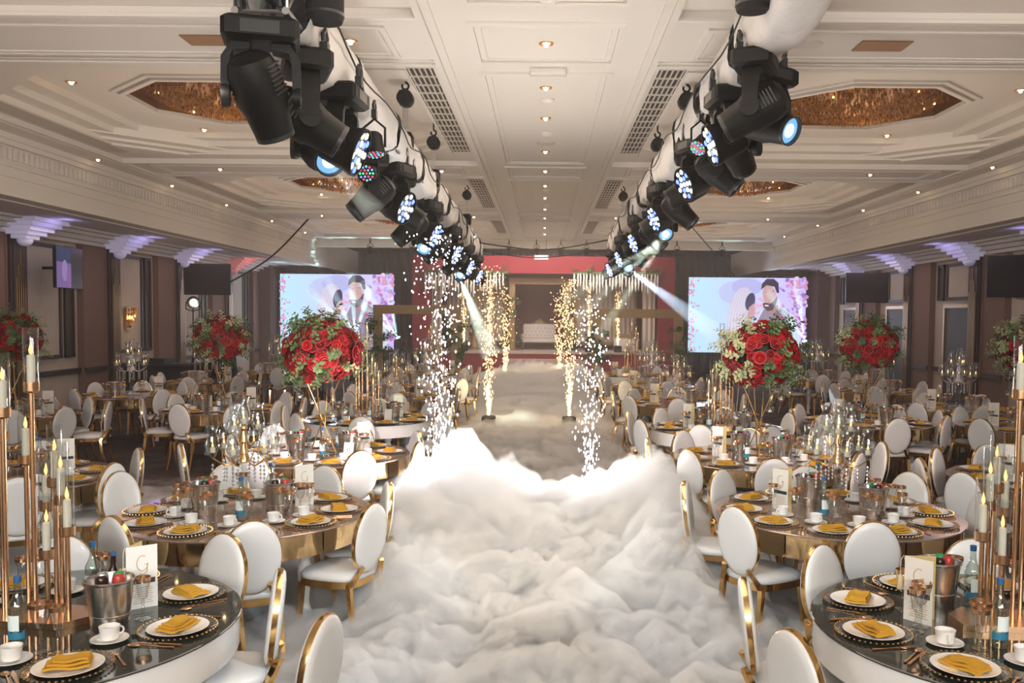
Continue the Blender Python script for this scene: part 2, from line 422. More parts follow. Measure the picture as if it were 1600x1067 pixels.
for s, side in ((-1, 'left-side'), (1, 'right-side')):
    for bi, (a, b) in enumerate(BAYS):
        cx, cy_ = coffer(s, a, b)
        if bi == 0: continue
        # chandelier filling the octagon
        t = thing('crystal_chandelier', f'amber crystal chandelier filling the {ORD[bi-1]} {side} octagon of the ceiling', 'chandelier', (cx, cy_, 4.84), 0, 'ceiling chandeliers')
        ring = lambda r, zz: [(r*math.cos(PI/8+k*PI/4), r*math.sin(PI/8+k*PI/4), zz) for k in range(8)]
        MB().rings([ring(1.22, 0), ring(1.22, .22), ring(.01, .22)]).build('recess', 'amber_recess', t, smooth=False)
        rnd = random.Random(5 + bi + (s > 0)*10); m = MB()
        N = 2100 if bi == 1 else 900
        def depth(r): return .10 - .26*max(0, 1-(r/1.02)**2)**.8
        for k in range(N):
            r = 1.08*math.sqrt(rnd.random()); an = rnd.random()*2*PI
            z = depth(r) + rnd.uniform(-.02, .03)
            m.octa((r*math.cos(an), r*math.sin(an), z), .012, .012, rnd.uniform(.025, .05))
        m.build('crystal_drops', 'amber_crystal', t, smooth=False, kind='stuff')
        prof = [(.02, -.13)] + [(r, depth(r)+.03) for r in (.2, .4, .6, .8, .95, 1.08)]
        MB().lathe(prof, 24).build('crystal_bowl', 'amber_crystal', t)
        for k in range(9):
            an = rnd.random()*2*PI; r = rnd.uniform(.55, 1.12)
            MB().ball((r*math.cos(an), r*math.sin(an), depth(r)-.005), .014).build('lamp', 'amber_lamp', t)
        light('chandelier_light', 'POINT', (cx, cy_, 4.55), None, 5, (1.0, .62, .28), .3)

# air vents: slotted along the centre strip, dark grilles along the outer border
def slot_vent(x, ya, yb, label):
    t = thing('ceiling_vent', label, 'vent', (x, ya, 4.602), 0, 'slotted ceiling vents')
    L = yb - ya
    MB().box(-.135, .135, 0, L, -.004, .0).build('backing', 'vent_slot', t)
    me = MB().box(-.008, .008, 0, L, -.016, -.004).mesh('slat', 'vent_frame')
    for k in range(5): put('slat', me, t, (-.108 + k*.054, 0, 0))
    me = MB().box(-.135, .135, 0, .05, -.014, -.004).mesh('cross_bar', 'vent_frame')
    for k in range(int(L/.34)+1): put('cross_bar', me, t, (0, k*.34, 0))
for s, sd in ((-1, 'left-side'), (1, 'right-side')):
    for bi, (a, b) in enumerate(BAYS[1:]):
        slot_vent(s*1.26, a+.25, b-.8, f'slotted air vent beside the centre strip, {ORD[bi]} on the {sd}')
    for bi, (a, b) in enumerate(BAYS[:3]):
        t = thing('air_grille', f'long grey air grille in the {ORD[bi]} {sd} coffer border', 'vent', (s*6.48, (a+b)/2, 4.6), 0, 'long border grilles')
        L = (b-a)*.5-.6
        MB().box(-.15, .15, -L, L, -.006, 0).build('backing', 'grille', t)
        me = MB().box(-.006, .006, -L, L, -.018, -.006).mesh('louvre', 'vent_frame')
        for k in range(6): put('louvre', me, t, (-.125+.05*k, 0, 0))
        MB().rings([[(-.17,-L-.02,0),(.17,-L-.02,0),(.17,L+.02,0),(-.17,L+.02,0)], [(-.17,-L-.02,-.02),(.17,-L-.02,-.02),(.17,L+.02,-.02),(-.17,L+.02,-.02)],
                    [(-.15,-L,-.02),(.15,-L,-.02),(.15,L,-.02),(-.15,L,-.02)], [(-.15,-L,0),(.15,-L,0),(.15,L,0),(-.15,L,0)]]).build('frame', 'vent_frame', t, smooth=False)

# recessed downlights
rim_me = MB().lathe([(.035, 0), (.062, -.012), (.066, -.004), (.066, .002)], 16).mesh('rim', 'downlight_rim')
lamp_me = MB().lathe([(.001, -.034), (.018, -.028), (.024, -.008), (.034, .0)], 12).mesh('lamp', 'downlight_lamp')
spot = Proto('downlight', 'ceiling light', [('rim', rim_me, []), ('lamp', lamp_me, [])])
k = 0
for y in (6.55, 8.02, 9.55, 11.0, 13.2, 14.95, 16.6, 18.3, 20.2, 22.0, 24.4, 26.3):
    spot.place((0, y, ZC), 0, f'glowing recessed downlight on the centre strip, {ORD[k]} from the camera', 'ceiling downlights'); k += 1
for s, sd in ((-1, 'left-side'), (1, 'right-side')):
    for bi, (a, b) in enumerate(BEAMS[1:4]):
        for xi, x in enumerate((1.72, 5.4)):
            spot.place((s*x, (a+b)/2, ZC), 0, f'glowing recessed downlight in the {ORD[bi]} {sd} cross beam, {("near the strip", "near the border")[xi]}', 'ceiling downlights')
    for k, y in enumerate((9.9, 14.2, 17.0, 19.9, 23.2, 26.4)):
        spot.place((s*7.02, y, ZC), 0, f'glowing recessed downlight along the {sd} border, {ORD[k]} from the camera', 'ceiling downlights')
    for bi, (a, b) in enumerate(BAYS[1:3]):
        for k, (dx, dy) in enumerate(((1.55, -.9), (-1.55, .9), (1.0, 1.75), (-.6, -1.75))):
            spot.place((s*(4.0+dx), (a+b)/2+dy, 4.84), 0, f'glowing recessed downlight around the {ORD[bi]} {sd} chandelier, {("wall-side corner", "aisle-side corner", "stage-side edge", "camera-side edge")[k]}', 'ceiling downlights')
# speakers, smoke detectors, access panels
det = MB().lathe([(.001, -.045), (.03, -.045), (.05, -.03), (.075, -.02), (.075, 0)], 18).mesh('smoke_detector', 'plaster_moulding')
for k, y in enumerate((6.9, 10.05, 11.9, 17.2, 19.4)):
    put('smoke_detector', det, None, (.02, y, ZC), label=f'white round smoke detector on the centre strip, {ORD[k]} from the camera', cat='smoke detector', group='smoke detectors')
spk = MB().lathe([(.001, -.004), (.10, -.006), (.125, -.012), (.13, 0)], 20).mesh('ceiling_speaker', 'vent_frame')
for k, (x, y) in enumerate(((-5.0, 8.0), (-2.15, 8.0), (2.3, 8.0), (4.9, 8.0), (-3.0, 15.0), (3.0, 15.0), (.01, 12.6))):
    put('ceiling_speaker', spk, None, (x, y, ZC), label=f'flat round speaker grille in the ceiling, {["above the far-left beam end", "left of the strip on the first beam", "right of the strip on the first beam", "above the far-right beam end", "on the second left-side beam", "on the second right-side beam", "in the long strip panel"][k]}', cat='speaker', group='ceiling speakers')
for s, sd in ((-1, 'left-side'), (1, 'right-side')):
    put('access_panel', MB().box(-.22, .22, -.14, .14, -.012, 0).mesh('access_panel', 'amber_recess'), None, (s*2.95, 8.0, ZC), label=f'brown rectangular access panel in the first {sd} beam', cat='panel')
t = thing('projector_hatch', 'cream rectangular drop panel at the joint of the centre strip', 'panel', (.02, 8.82, ZC))
MB().box(-.17, .17, -.05, .05, -.05, 0).build('plate', 'plaster_moulding', t); MB().box(-.18, .18, .05, .065, -.06, 0).build('edge', 'vent_frame', t)

# fascias, side ceilings, cornices
for s, nm in ((-1, 'left'), (1, 'right')):
    x0, x1 = sorted((s*XF, s*(XF+.25)))
    w = MB().box(x0, x1, Y0, YB, 3.72, 5.0).build(f'trim_{1 if s<0 else 2}', 'plaster', kind='structure')
    tag(w, f'cream fascia with dentils above the {nm}-side aisle')
    for (z0, z1, d) in ((4.47, 4.55, .10), (4.40, 4.47, .06), (4.12, 4.16, .045), (3.98, 4.01, .03), (3.86, 3.90, .05), (3.78, 3.86, .09), (3.70, 3.78, .13)):
        x0, x1 = sorted((s*(XF-d), s*XF))
        MB().box(x0, x1, Y0, Y1, z0, z1).build('fascia_moulding', 'plaster_moulding', w)
    m = MB()
    y = 3.0
    while y < Y1:
        x0, x1 = sorted((s*(XF-.05), s*XF)); m.box(x0, x1, y, y+.075, 4.21, 4.36); y += .13
    m.build('dentil_course', 'plaster_moulding', w, smooth=False, kind='stuff')
    x0, x1 = sorted((s*(XF+.25), s*XW))
    sc = MB().box(x0, x1, Y0, YB, 3.78, 4.0).build(f'ceiling_{nm}', 'plaster', kind='structure')
    for (d, z) in ((.12, 3.74), (.26, 3.70)):
        x0, x1 = sorted((s*(XF+.25), s*(XF+.25+d))); MB().box(x0, x1, Y0, Y1, z-.0, 3.78).build('soffit_step', 'plaster_moulding', sc)
    for (d, z) in ((.62, 3.74), (.46, 3.68), (.30, 3.60), (.16, 3.53)):
        x0, x1 = sorted((s*(XW-d), s*XW)); MB().box(x0, x1, Y0, YB-6, z, 3.79).build('cornice_step', 'plaster_moulding', sc)

# side walls
def stadium_door(m, x0, x1, y0, y1, z0, z1): m.box(x0, x1, y0, y1, z0, z1)
def side_wall(s, nm):
    X = s*XW
    def bx(name, d0, d1, y0, y1, z0, z1, mat):
        x0, x1 = sorted((X - s*d0, X - s*d1)); return MB().box(x0, x1, y0, y1, z0, z1).build(name, mat, W, smooth=False)
    x0, x1 = sorted((X, X+s*.2))
    W = MB().box(x0, x1, Y0, YB, 0, 4.0).build(f'wall_{nm}', 'beige_panel', kind='structure')
    tag(W, f'beige panelled side wall with dark frames on the {nm}-side')
    for k in range(6):
        y = 8.55 + 3.55*k
        # dark fluted pilaster with stepped bronze strips
        bx('pilaster', 0, .20, y, y+.52, 0, 3.55, 'dark_wood')
        bx('pilaster_face', .20, .22, y+.08, y+.46, 0, 3.5, 'dark_panel')
        for q, zt in enumerate((2.75, 3.0, 3.25, 3.0, 2.75)):
            bx('bronze_strip', .22, .24, y+.12+.065*q, y+.145+.065*q, .1, zt, 'bronze_strip')
        # framed panels
        def frame(ya, yb, za, zb, w=.07, inner='beige_panel'):
            bx('panel_frame', 0, .05, ya, yb, zb-w, zb, 'dark_wood'); bx('panel_frame', 0, .05, ya, yb, za, za+w, 'dark_wood')
            bx('panel_frame', 0, .05, ya, ya+w, za, zb, 'dark_wood'); bx('panel_frame', 0, .05, yb-w, yb, za, zb, 'dark_wood')
            bx('panel_infill', 0, .02, ya+w, yb-w, za+w, zb-w, inner)
        if s < 0:
            frame(y+.6, y+1.95, 1.25, 3.45); frame(y+2.08, y+2.42, 1.25, 3.45, .06, 'dark_panel')
        else:
            frame(y+.6, y+1.95, 2.6, 3.45); frame(y+2.08, y+2.42, 2.6, 3.45, .06, 'dark_panel')
            d = bx('door_leaf', 0, .06, y+.66, y+1.9, .02, 2.42, 'door_black')
            bx('door_frame', 0, .09, y+.6, y+.66, 0, 2.5, 'bronze_strip'); bx('door_frame', 0, .09, y+1.9, y+1.96, 0, 2.5, 'bronze_strip'); bx('door_frame', 0, .09, y+.66, y+1.9, 2.42, 2.5, 'bronze_strip')
        bx('chair_rail', 0, .07, y+.52, y+2.6, .92, 1.02, 'dark_wood')
        bx('baseboard', 0, .05, y+.52, y+2.6, 0, .16, 'dark_wood')
        # projecting mauve pier
        bx('pier', 0, .14, y+2.6, y+3.5, 0, 3.55, 'mauve_wall')
        bx('pier_rail', .14, .17, y+2.6, y+3.5, .92, 1.02, 'dark_wood')
        bx('mauve_reveal', 0, .16, y+3.5, y+3.55, 0, 3.55, 'mauve_wall')
    bx('pier', 0, .5, 29.5, 31.5, 0, 4.0, 'mauve_wall')
side_wall(-1, 'left'); side_wall(1, 'right')

# stepped art-deco frosted lamps under the cornice over each pilaster
def deco_lamp(s, y, label, red=False):
    t = thing('deco_wall_lamp', label, 'wall lamp', (s*(XW-.12), y, 3.78), 0, 'stepped deco lamps')
    mt = 'deco_glass_red' if red else 'deco_glass'
    for k in range(5):
        w = 1.12 - .17*k; d = .70 - .09*k
        x0, x1 = sorted((-s*d, 0)); MB().box(x0, x1, -w/2, w/2, -.07*(k+1), -.07*k).build('step', mt, t, smooth=False)
    MB().ball((-s*.2, 0, -.37), .13, 14, 8, 1, 1.1, .8).build('bowl', mt, t)
    light('deco_light', 'POINT', (s*(XW-1.05), y, 3.62), None, 3.5 if not red else 3, (.45, .38, 1.0) if not red else (1, .15, .12), .15)
for s, sd in ((-1, 'left-wall'), (1, 'right-wall')):
    for k in range(1, 6):
        deco_lamp(s, 8.55+3.55*k+.26, f'stepped frosted deco lamp glowing violet above the {ORD[k]} {sd} pilaster', red=(s < 0 and k == 5))

# ------------------------------------------------------------------ far end: bulkhead, drapes, stage
MB().box(-XF, XF, Y1, Y1+.3, 4.3, 5.2).build('trim_3', 'plaster', kind='structure')
MB().box(-XF, XF, Y1+.3, YB, 4.6, 5.0).build('ceiling_stage', 'drape_dark', kind='structure')
bd = thing('backdrop_drape', 'dark blue-grey pleated drapes masking the end wall behind the stage', 'drape', (0, 35.2, 0))
for seg in range(10):
    n = 26; x0 = -9.4 + seg*1.88
    pts = [(x0 + 1.88*i/n, .06*math.sin(i*2.1+seg)) for i in range(n+1)]
    m = MB(); m.rings([[(x, y, z) for x, y in pts] for z in (0, 4.6)], closed=False)
    m.rings([[(x, y+.02, z) for x, y in reversed(pts)] for z in (0, 4.6)], closed=False)
    m.build('drape_panel', 'drape_dark', bd)
# stage
st = thing('stage_platform', 'wide red-fronted stage with pale floor at the end of the aisle', 'stage', (0, 0, 0))
MB().box(-3.75, 3.85, 30.6, 35, .86, .93).build('deck', 'stage_top', st); MB().box(-3.7, 3.8, 30.65, 35, 0, .86).build('riser', 'stage_red', st)
for k in range(3): MB().box(-1.3, 1.4, 29.7+.3*k, 30.65, 0, .23*(k+1)).build('step', 'stage_top', st)
# red canopy surround
rc = thing('stage_canopy', 'red fabric canopy framing the stage with a wide valance', 'canopy', (0, 0, 0))
MB().box(-4.55, 4.5, 31.0, 31.3, 3.62, 4.22).build('valance', 'stage_red', rc)
MB().box(-4.55, -3.95, 31.0, 31.3, .93, 3.62).build('side_leg', 'stage_red', rc); MB().box(3.95, 4.5, 31.0, 31.3, .2, 3.62).build('side_leg', 'stage_red', rc)
MB().box(-4.5, 4.5, 34.6, 34.7, .93, 4.2).build('back_cloth', 'stage_back', rc)
MB().box(-4.55, 4.5, 31.3, 34.6, 4.15, 4.2).build('roof_cloth', 'stage_red', rc)

# ------------------------------------------------------------------ furniture and tableware recipes
ROTY = Matrix.Rotation(PI/2, 4, 'X')      # lathe axis z -> -y
def oval(prof, seg=36):
    m = MB().lathe(prof, seg, sx=.84, sy=1.13)
    tilt = Matrix.Translation((0, -.012, .695)) @ Matrix.Rotation(math.radians(7), 4, 'X') @ ROTY
    return m.xf(tilt)
# chair: back plane at y = 0, sitter faces +y
pad = oval([(.001, .036), (.10, .035), (.16, .032), (.19, .026), (.201, .016), (.202, .006), (.202, -.006), (.201, -.016), (.19, -.026), (.16, -.031), (.10, -.033), (.001, -.034)]).mesh('backrest', 'white_leather', 60)
band = oval([(.199, .013), (.206, .013), (.2075, 0), (.206, -.013), (.199, -.013)]).mesh('back_frame', 'chair_gold', 50)
def seat_outline(k, z, n=28):
    out = []
    for i in range(n):
        a = 2*PI*i/n; c, s_ = math.cos(a), math.sin(a)
        x = math.copysign(abs(c)**.55, c)*.205*k; y = math.copysign(abs(s_)**.6, s_)*.215*k
        out.append((x*(1+.10*(y/.215)), .225+y, z))
    return out
seat = MB().rings([seat_outline(.94, .425), seat_outline(1.0, .432), seat_outline(1.0, .455), seat_outline(.93, .475), seat_outline(.7, .486), seat_outline(.3, .49)], True).mesh('seat', 'white_leather', 70)
rail = MB().rings([seat_outline(.98, .385), seat_outline(1.005, .385), seat_outline(1.005, .43), seat_outline(.98, .43), seat_outline(.98, .385)]).mesh('seat_rail', 'chair_gold', 50)
legs = []
for sx in (-1, 1):
    legs.append(MB().strip([(sx*.175, .40, .40), (sx*.18, .41, .25), (sx*.19, .43, .0)], [.036, .03, .022], [.036, .03, .022]).mesh('leg', 'chair_gold'))
    legs.append(MB().strip([(sx*.10, -.035, .53), (sx*.13, -.005, .47), (sx*.165, .03, .40), (sx*.168, .01, .22), (sx*.175, -.06, .0)], [.03, .034, .036, .032, .024], [.024, .028, .034, .03, .022]).mesh('leg', 'chair_gold'))
CHAIR = Proto('banquet_chair', 'chair', [('backrest', pad, []), ('back_frame', band, []), ('seat', seat, []), ('seat_rail', rail, [])] + [('leg', l, []) for l in legs])

# tables
RT = .86
def disc_table(kind):
    top = MB().lathe([(.001, .748), (RT, .748), (RT+.004, .752), (RT+.004, .757), (RT, .76), (.001, .76)], 64).mesh('tabletop', 'smoked_glass' if kind == 'dark' else 'bronze_mirror')
    parts = [('tabletop', top, [])]
    if kind == 'dark':
        parts.append(('apron', MB().lathe([(RT-.05, .59), (RT-.012, .59), (RT-.008, .60), (RT-.008, .748), (RT-.05, .748)], 64).mesh('apron', 'white_gloss'), []))
    else:
        n = 14
        for k in range(n):
            a0, a1 = 2*PI*k/n+.006, 2*PI*(k+1)/n-.006; q = []
            for z in (.60, .747):
                q.append([((RT-.015)*math.cos(a0+(a1-a0)*i/5), (RT-.015)*math.sin(a0+(a1-a0)*i/5), z) for i in range(6)])
            m = MB().rings(q, closed=False)
            m.rings([[(x*.97, y*.97, z) for x, y, z in reversed(r)] for r in q], closed=False)
            parts.append(('apron_panel', m.mesh('apron_panel', 'gold_mirror'), []))
        parts.append(('apron_core', MB().lathe([(RT-.05, .60), (RT-.035, .60), (RT-.035, .747)], 40).mesh('apron_core', 'gold'), []))
    prof = [(.045, 0), (.05, .02), (.035, .05), (.028, .09), (.046, .13), (.05, .16), (.034, .2), (.03, .24), (.042, .34), (.05, .42), (.045, .47), (.03, .5), (.048, .53), (.05, .56), (.05, .748)]
    for k in range(4):
        a = PI/4 + k*PI/2
        parts.append(('leg', MB().lathe(prof, 14, (.58*math.cos(a), .58*math.sin(a), 0)).mesh('leg', 'turned_white'), []))
    return Proto('round_table', 'table', parts)
TABLE = {'dark': disc_table('dark'), 'gold': disc_table('gold')}

# tableware (origin on the table surface)
def goblet(h, rb, rt, stem_h):
    bowl = MB().lathe([(.006, stem_h), (.02, stem_h+.012), (rb, stem_h+.045), (rt*.98, h-.017)], 18).mesh('bowl', 'glass')
    rim = MB().lathe([(rt*.98, h-.018), (rt, h), (rt-.002, h), (rt*.98-.002, h-.018)], 18).mesh('gold_rim', 'rose_gold')
    stem = MB().lathe([(.034, 0), (.034, .002), (.02, .005), (.006, .01), (.005, .03), (.009, stem_h*.6), (.005, stem_h*.7), (.008, stem_h*.85), (.006, stem_h)], 14).mesh('stem', 'glass')
    return Proto('goblet', 'glass', [('bowl', bowl, []), ('gold_rim', rim, []), ('stem', stem, [])])
WATER = goblet(.205, .032, .045, .095); WATER.name = 'water_goblet'
WINE = goblet(.195, .024, .036, .09); WINE.name = 'wine_glass'
beads = MB()
for k in range(44):
    a = 2*PI*k/44; beads.octa((.163*math.cos(a), .163*math.sin(a), .013), .0062, .0062, .0062)
CHARGER = Proto('charger_plate', 'plate', [('dish', MB().lathe([(.001, .003), (.1, .003), (.125, .005), (.16, .011), (.163, .013), (.16, .008), (.12, 0), (.001, 0)], 36).mesh('dish', 'glass'), []),
                                           ('bead_rim', beads.mesh('bead_rim', 'gold', 60), [])])
PLATE = Proto('dinner_plate', 'plate', [('dinner_plate', MB().lathe([(.001, .004), (.085, .004), (.097, .009), (.128, .015), (.13, .014), (.1, .004), (.088, 0), (.001, 0)], 36).mesh('dinner_plate', 'ceramic'), [])])
def napkin_mesh(seed):
    r = random.Random(seed); m = MB()
    for k in range(3):
        w, d = .165-.02*k, .105-.016*k; z = .010*k; off = .016*k
        n = 8; g0 = []; g1 = []
        for j in range(5):
            for i in range(n+1):
                x = -w/2 + w*i/n; y = -d/2 + d*j/4 + off*.3
                zz = z + .004*math.sin(i*.9+k+seed) + .003*math.cos(j*1.7+seed)
                g0.append((x+off*.4, y, zz)); g1.append((x+off*.4, y, zz+.009))
        def F(j, i): return j*(n+1)+i
        q = [(F(j,i),F(j,i+1),F(j+1,i+1),F(j+1,i)) for j in range(4) for i in range(n)]
        N = len(g0)
        border = [F(0,i) for i in range(n+1)] + [F(j,n) for j in range(1,5)] + [F(4,i) for i in reversed(range(n))] + [F(j,0) for j in reversed(range(1,4))]
        side = [(border[i], border[(i+1) % len(border)], border[(i+1) % len(border)]+N, border[i]+N) for i in range(len(border))]
        m.add(g0+g1, [tuple(reversed(t)) for t in q] + [tuple(a+N for a in t) for t in q] + side)
    return m.mesh('napkin', 'mustard_linen', 50)
NAPKINS = [Proto('napkin', 'napkin', [('napkin', napkin_mesh(k), [])]) for k in range(3)]
hand = [(.041*math.cos(a)+.0, 0, .033+.02*math.sin(a)) for a in [math.radians(x) for x in range(-75, 80, 15)]]
hand = [(.036+.022*math.cos(a), 0, .034+.018*math.sin(a)) for a in [math.radians(x) for x in range(-100, 101, 20)]]
CUP = Proto('coffee_cup', 'cup', [('cup', MB().lathe([(.001, .004), (.03, .004), (.036, .008), (.041, .05), (.043, .062), (.0405, .062), (.038, .045), (.032, .012), (.001, .01)], 20, cap=False).mesh('cup', 'ceramic'), []),
                                  ('handle', MB().tube(hand, .0042, 6).mesh('handle', 'ceramic'), [])])
SAUCER = Proto('saucer', 'saucer', [('saucer', MB().lathe([(.001, .003), (.03, .003), (.05, .007), (.076, .014), (.077, .012), (.05, .003), (.035, 0), (.001, 0)], 24).mesh('saucer', 'ceramic'), [])])
def spoon(L=.19, big=1.0):
    m = MB().strip([(0, -L/2, .004), (0, -L/4, .003), (0, L*.2, .006), (0, L*.3, .005)], [.013, .009, .005, .006], .003)
    m.ball((0, L*.3+.026*big, .004), .017*big, 10, 6, 1, 1.6, .3); return m
def fork(L=.19):
    m = MB().strip([(0, -L/2, .004), (0, -L/4, .003), (0, L*.18, .006)], [.013, .009, .006], .003)
    m.strip([(0, L*.18, .006), (0, L*.28, .004)], [.012, .022], .003)
    for x in (-.008, 0, .008): m.strip([(x, L*.27, .004), (x, L*.46, .007)], [.004, .003], .0025)
    return m
def knife(L=.21):
    return MB().strip([(0, -L/2, .005), (0, -.0, .005)], [.012, .011], .007).strip([(0, 0, .005), (.002, L*.3, .005), (.004, L/2, .005)], [.012, .018, .004], .002)
SPOON = Proto('spoon', 'spoon', [('spoon', spoon().mesh('spoon', 'rose_gold'), [])])
FORK = Proto('fork', 'fork', [('fork', fork().mesh('fork', 'rose_gold'), [])])
KNIFE = Proto('knife', 'knife', [('knife', knife().mesh('knife', 'rose_gold'), [])])
BUCKET = Proto('ice_bucket', 'bucket', [('body', MB().lathe([(.001, .004), (.074, .004), (.078, .0), (.082, .03), (.084, .06), (.0865, .062), (.0865, .066), (.085, .068), (.1, .205), (.108, .212), (.108, .218), (.103, .22), (.097, .205), (.08, .02), (.001, .016)], 32).mesh('body', 'steel'), []),
                                        ('ice', MB().lathe([(.001, .165), (.05, .17), (.092, .155), (.09, .15)], 20).mesh('ice', 'acrylic'), [])])
def can(mat): return Proto('drink_can', 'can', [('drink_can', MB().lathe([(.001, 0), (.024, 0), (.026, .006), (.026, .07), (.022, .08), (.02, .08), (.018, .076), (.001, .076)], 14).mesh('drink_can', mat), [])])
CANS = [can('can_red'), can('can_green'), can('can_silver'), can('dark_drink')]
BOTTLE = Proto('water_bottle', 'bottle', [('glass_body', MB().lathe([(.001, .002), (.034, .002), (.037, .01), (.037, .165), (.033, .185), (.02, .21), (.014, .235), (.0135, .272)], 20).mesh('glass_body', 'bottle_glass'), []),
    ('cap', MB().lathe([(.015, .27), (.0155, .296), (.001, .297)], 14).mesh('cap', 'cap_blue'), []),
    ('label_panel', MB().rings([[(.0376*math.cos(a), .0376*math.sin(a), z) for a in [PI*1.5-.9+1.8*i/8 for i in range(9)]] for z in (.075, .14)], closed=False).mesh('label_panel', 'label_print'), []),
    ('label_wave', MB().rings([[(.0378*math.cos(a), .0378*math.sin(a), z+.006*math.sin(i*1.3)*(z > .05)) for i, a in enumerate([PI*1.5-1.5+3*i/16 for i in range(17)])] for z in (.04, .072)], closed=False).mesh('label_wave', 'label_wave'), [])])
SODA = Proto('soda_bottle', 'bottle', [('glass_body', MB().lathe([(.001, .0), (.032, .0), (.034, .01), (.034, .13), (.028, .16), (.013, .2), (.012, .25)], 16).mesh('glass_body', 'dark_drink'), []),
    ('cap', MB().lathe([(.0135, .245), (.0135, .262), (.001, .263)], 10).mesh('cap', 'cap_blue'), [])])
# folded menu with monogram, dark band and text lines
def menu_proto():
    w, h, t = .10, .215, .0025; parts = []
    for k, (sg, mt) in enumerate(((-1, 'card'), (1, 'gold_card'))):
        R_ = Matrix.Rotation(sg*math.radians(24), 4, 'Z')
        m = MB().box(0, w, -t/2, t/2, 0, h); m.xf(R_)
        subs = []
        if sg < 0:
            b = MB().box(.012, .092, -t/2-.001, -t/2, .085, .102); b.xf(R_); subs.append(('dark_band', b.mesh('dark_band', 'ink')))
            ln = MB()
            for q in range(8):
                z = .018+.0075*q; ln.box(.02+.004*(q % 3), .085-.005*(q % 2), -t/2-.001, -t/2, z, z+.0022)
            ln.xf(R_); subs.append(('text_lines', ln.mesh('text_lines', 'gold_print')))
            g = []
            for i in range(26):      # script capital G
                a = math.radians(60 + 300*i/25); g.append((.052+.019*math.cos(a)*(1-.1*i/25), -t/2-.001, .155+.026*math.sin(a)))
            g += [(.068, -t/2-.001, .150), (.058, -t/2-.001, .152), (.068, -t/2-.001, .148), (.066, -t/2-.001, .125), (.052, -t/2-.001, .116), (.044, -t/2-.001, .122)]
            gm = MB().tube(g, .0013, 4); gm.xf(R_); subs.append(('monogram', gm.mesh('monogram', 'gold_print')))
        parts.append(('front_leaf' if sg < 0 else 'back_leaf', m.mesh('leaf', mt), subs))
    ts = MB().tube([(0, 0, .2), (-.004, 0, .215), (-.012, -.004, .2), (-.013, -.004, .15)], .0014, 5)
    ts.lathe([(.003, 0), (.007, -.01), (.01, -.05), (.001, -.05)], 8, (-.013, -.004, .15))
    parts.append(('tassel', ts.mesh('tassel', 'tassel'), []))
    return Proto('menu_card', 'menu', parts)
MENU = menu_proto()
TENT = Proto('card_holder', 'menu', [('box', MB().box(-.04, .04, -.018, .018, 0, .17).mesh('box', 'gold_card'), []), ('sheet', MB().box(-.034, .034, -.0195, -.018, .01, .16).mesh('sheet', 'card'), [])])
def number_frame():
    m = MB()
    for (a, b, c, d) in ((-.05, .05, 0, .014), (-.05, .05, .136, .15), (-.05, -.036, .014, .136), (.036, .05, .014, .136)): m.box(a, b, -.006, .006, c, d)
    L = Matrix.Rotation(math.radians(-12), 4, 'X')
    parts = [('frame', m.xf(L).mesh('frame', 'white_gloss'), []), ('insert', MB().box(-.036, .036, -.002, .002, .014, .136).xf(L).mesh('insert', 'card'), []),
             ('prop', MB().strip([(0, .03, .12), (0, .07, .0)], .02, .003).mesh('prop', 'white_gloss'), [])]
    one = MB().tube([(-.016, -.004, .085), (-.01, -.004, .095), (-.01, -.004, .055)], .0022, 5).xf(L)
    thr = MB().tube([(.004, -.004, .09), (.012, -.004, .096), (.019, -.004, .088), (.010, -.004, .077), (.020, -.004, .066), (.012, -.004, .055), (.004, -.004, .06)], .0022, 5).xf(L)
    parts += [('numeral', one.mesh('numeral', 'ink'), []), ('numeral', thr.mesh('numeral', 'ink'), [])]
    return Proto('table_number', 'table number', parts)
NUMBER = number_frame()

flame_me = MB().lathe([(.001, 0), (.006, .008), (.0075, .018), (.004, .032), (.0005, .046)], 10).mesh('flame', 'flame')
# candle cluster: (dx, dy, rod height) above a faceted tray
RODS = [(x*.62, y*.62, h) for (x, y, h) in [(-.03, -.02, 1.06), (-.19, -.10, .95), (-.28, .02, .83), (-.17, .14, .72), (.05, .12, .62), (.13, .05, .55), (.22, -.04, .42), (.12, -.13, .33), (-.06, .2, .5)]]
def candle_cluster(sgn=1, s=1.0):
    tray = MB().prism([(-.235, -.08), (.14, -.125), (.225, -.02), (.19, .12), (-.13, .17), (-.235, .07)], 0, .03)
    parts = [('tray', tray.mesh('tray', 'rose_gold'), [])]
    for (x, y, h) in RODS:
        x *= sgn
        rod = MB().tube([(x, y, .03), (x, y, h)], .011, 10)
        cup = MB().lathe([(.011, h-.03), (.03, h-.025), (.034, h-.02), (.034, h+.02), (.031, h+.02), (.031, h-.01), (.011, h-.012)], 16, (x, y, 0))
        tube = MB().lathe([(.03, h+.0), (.032, h+.004), (.032, h+.26), (.0305, h+.26)], 16, (x, y, 0))
        cand = MB().lathe([(.017, h-.01), (.017, h+.135), (.012, h+.14), (.001, h+.14)], 12, (x, y, 0))
        fl = MB(); fl.lathe([(.001, 0), (.0065, .008), (.008, .02), (.004, .036), (.0005, .052)], 10, (x, y, h+.142))
        parts.append(('rod', rod.mesh('rod', 'rose_gold'), [('cup', cup.mesh('cup', 'rose_gold')), ('glass_chimney', tube.mesh('glass_chimney', 'glass')), ('candle', cand.mesh('candle', 'wax')), ('flame', fl.mesh('flame', 'flame'))]))
    return Proto('candle_cluster', 'candelabra', parts)
CLUSTER = {-1: candle_cluster(1), 1: candle_cluster(-1)}

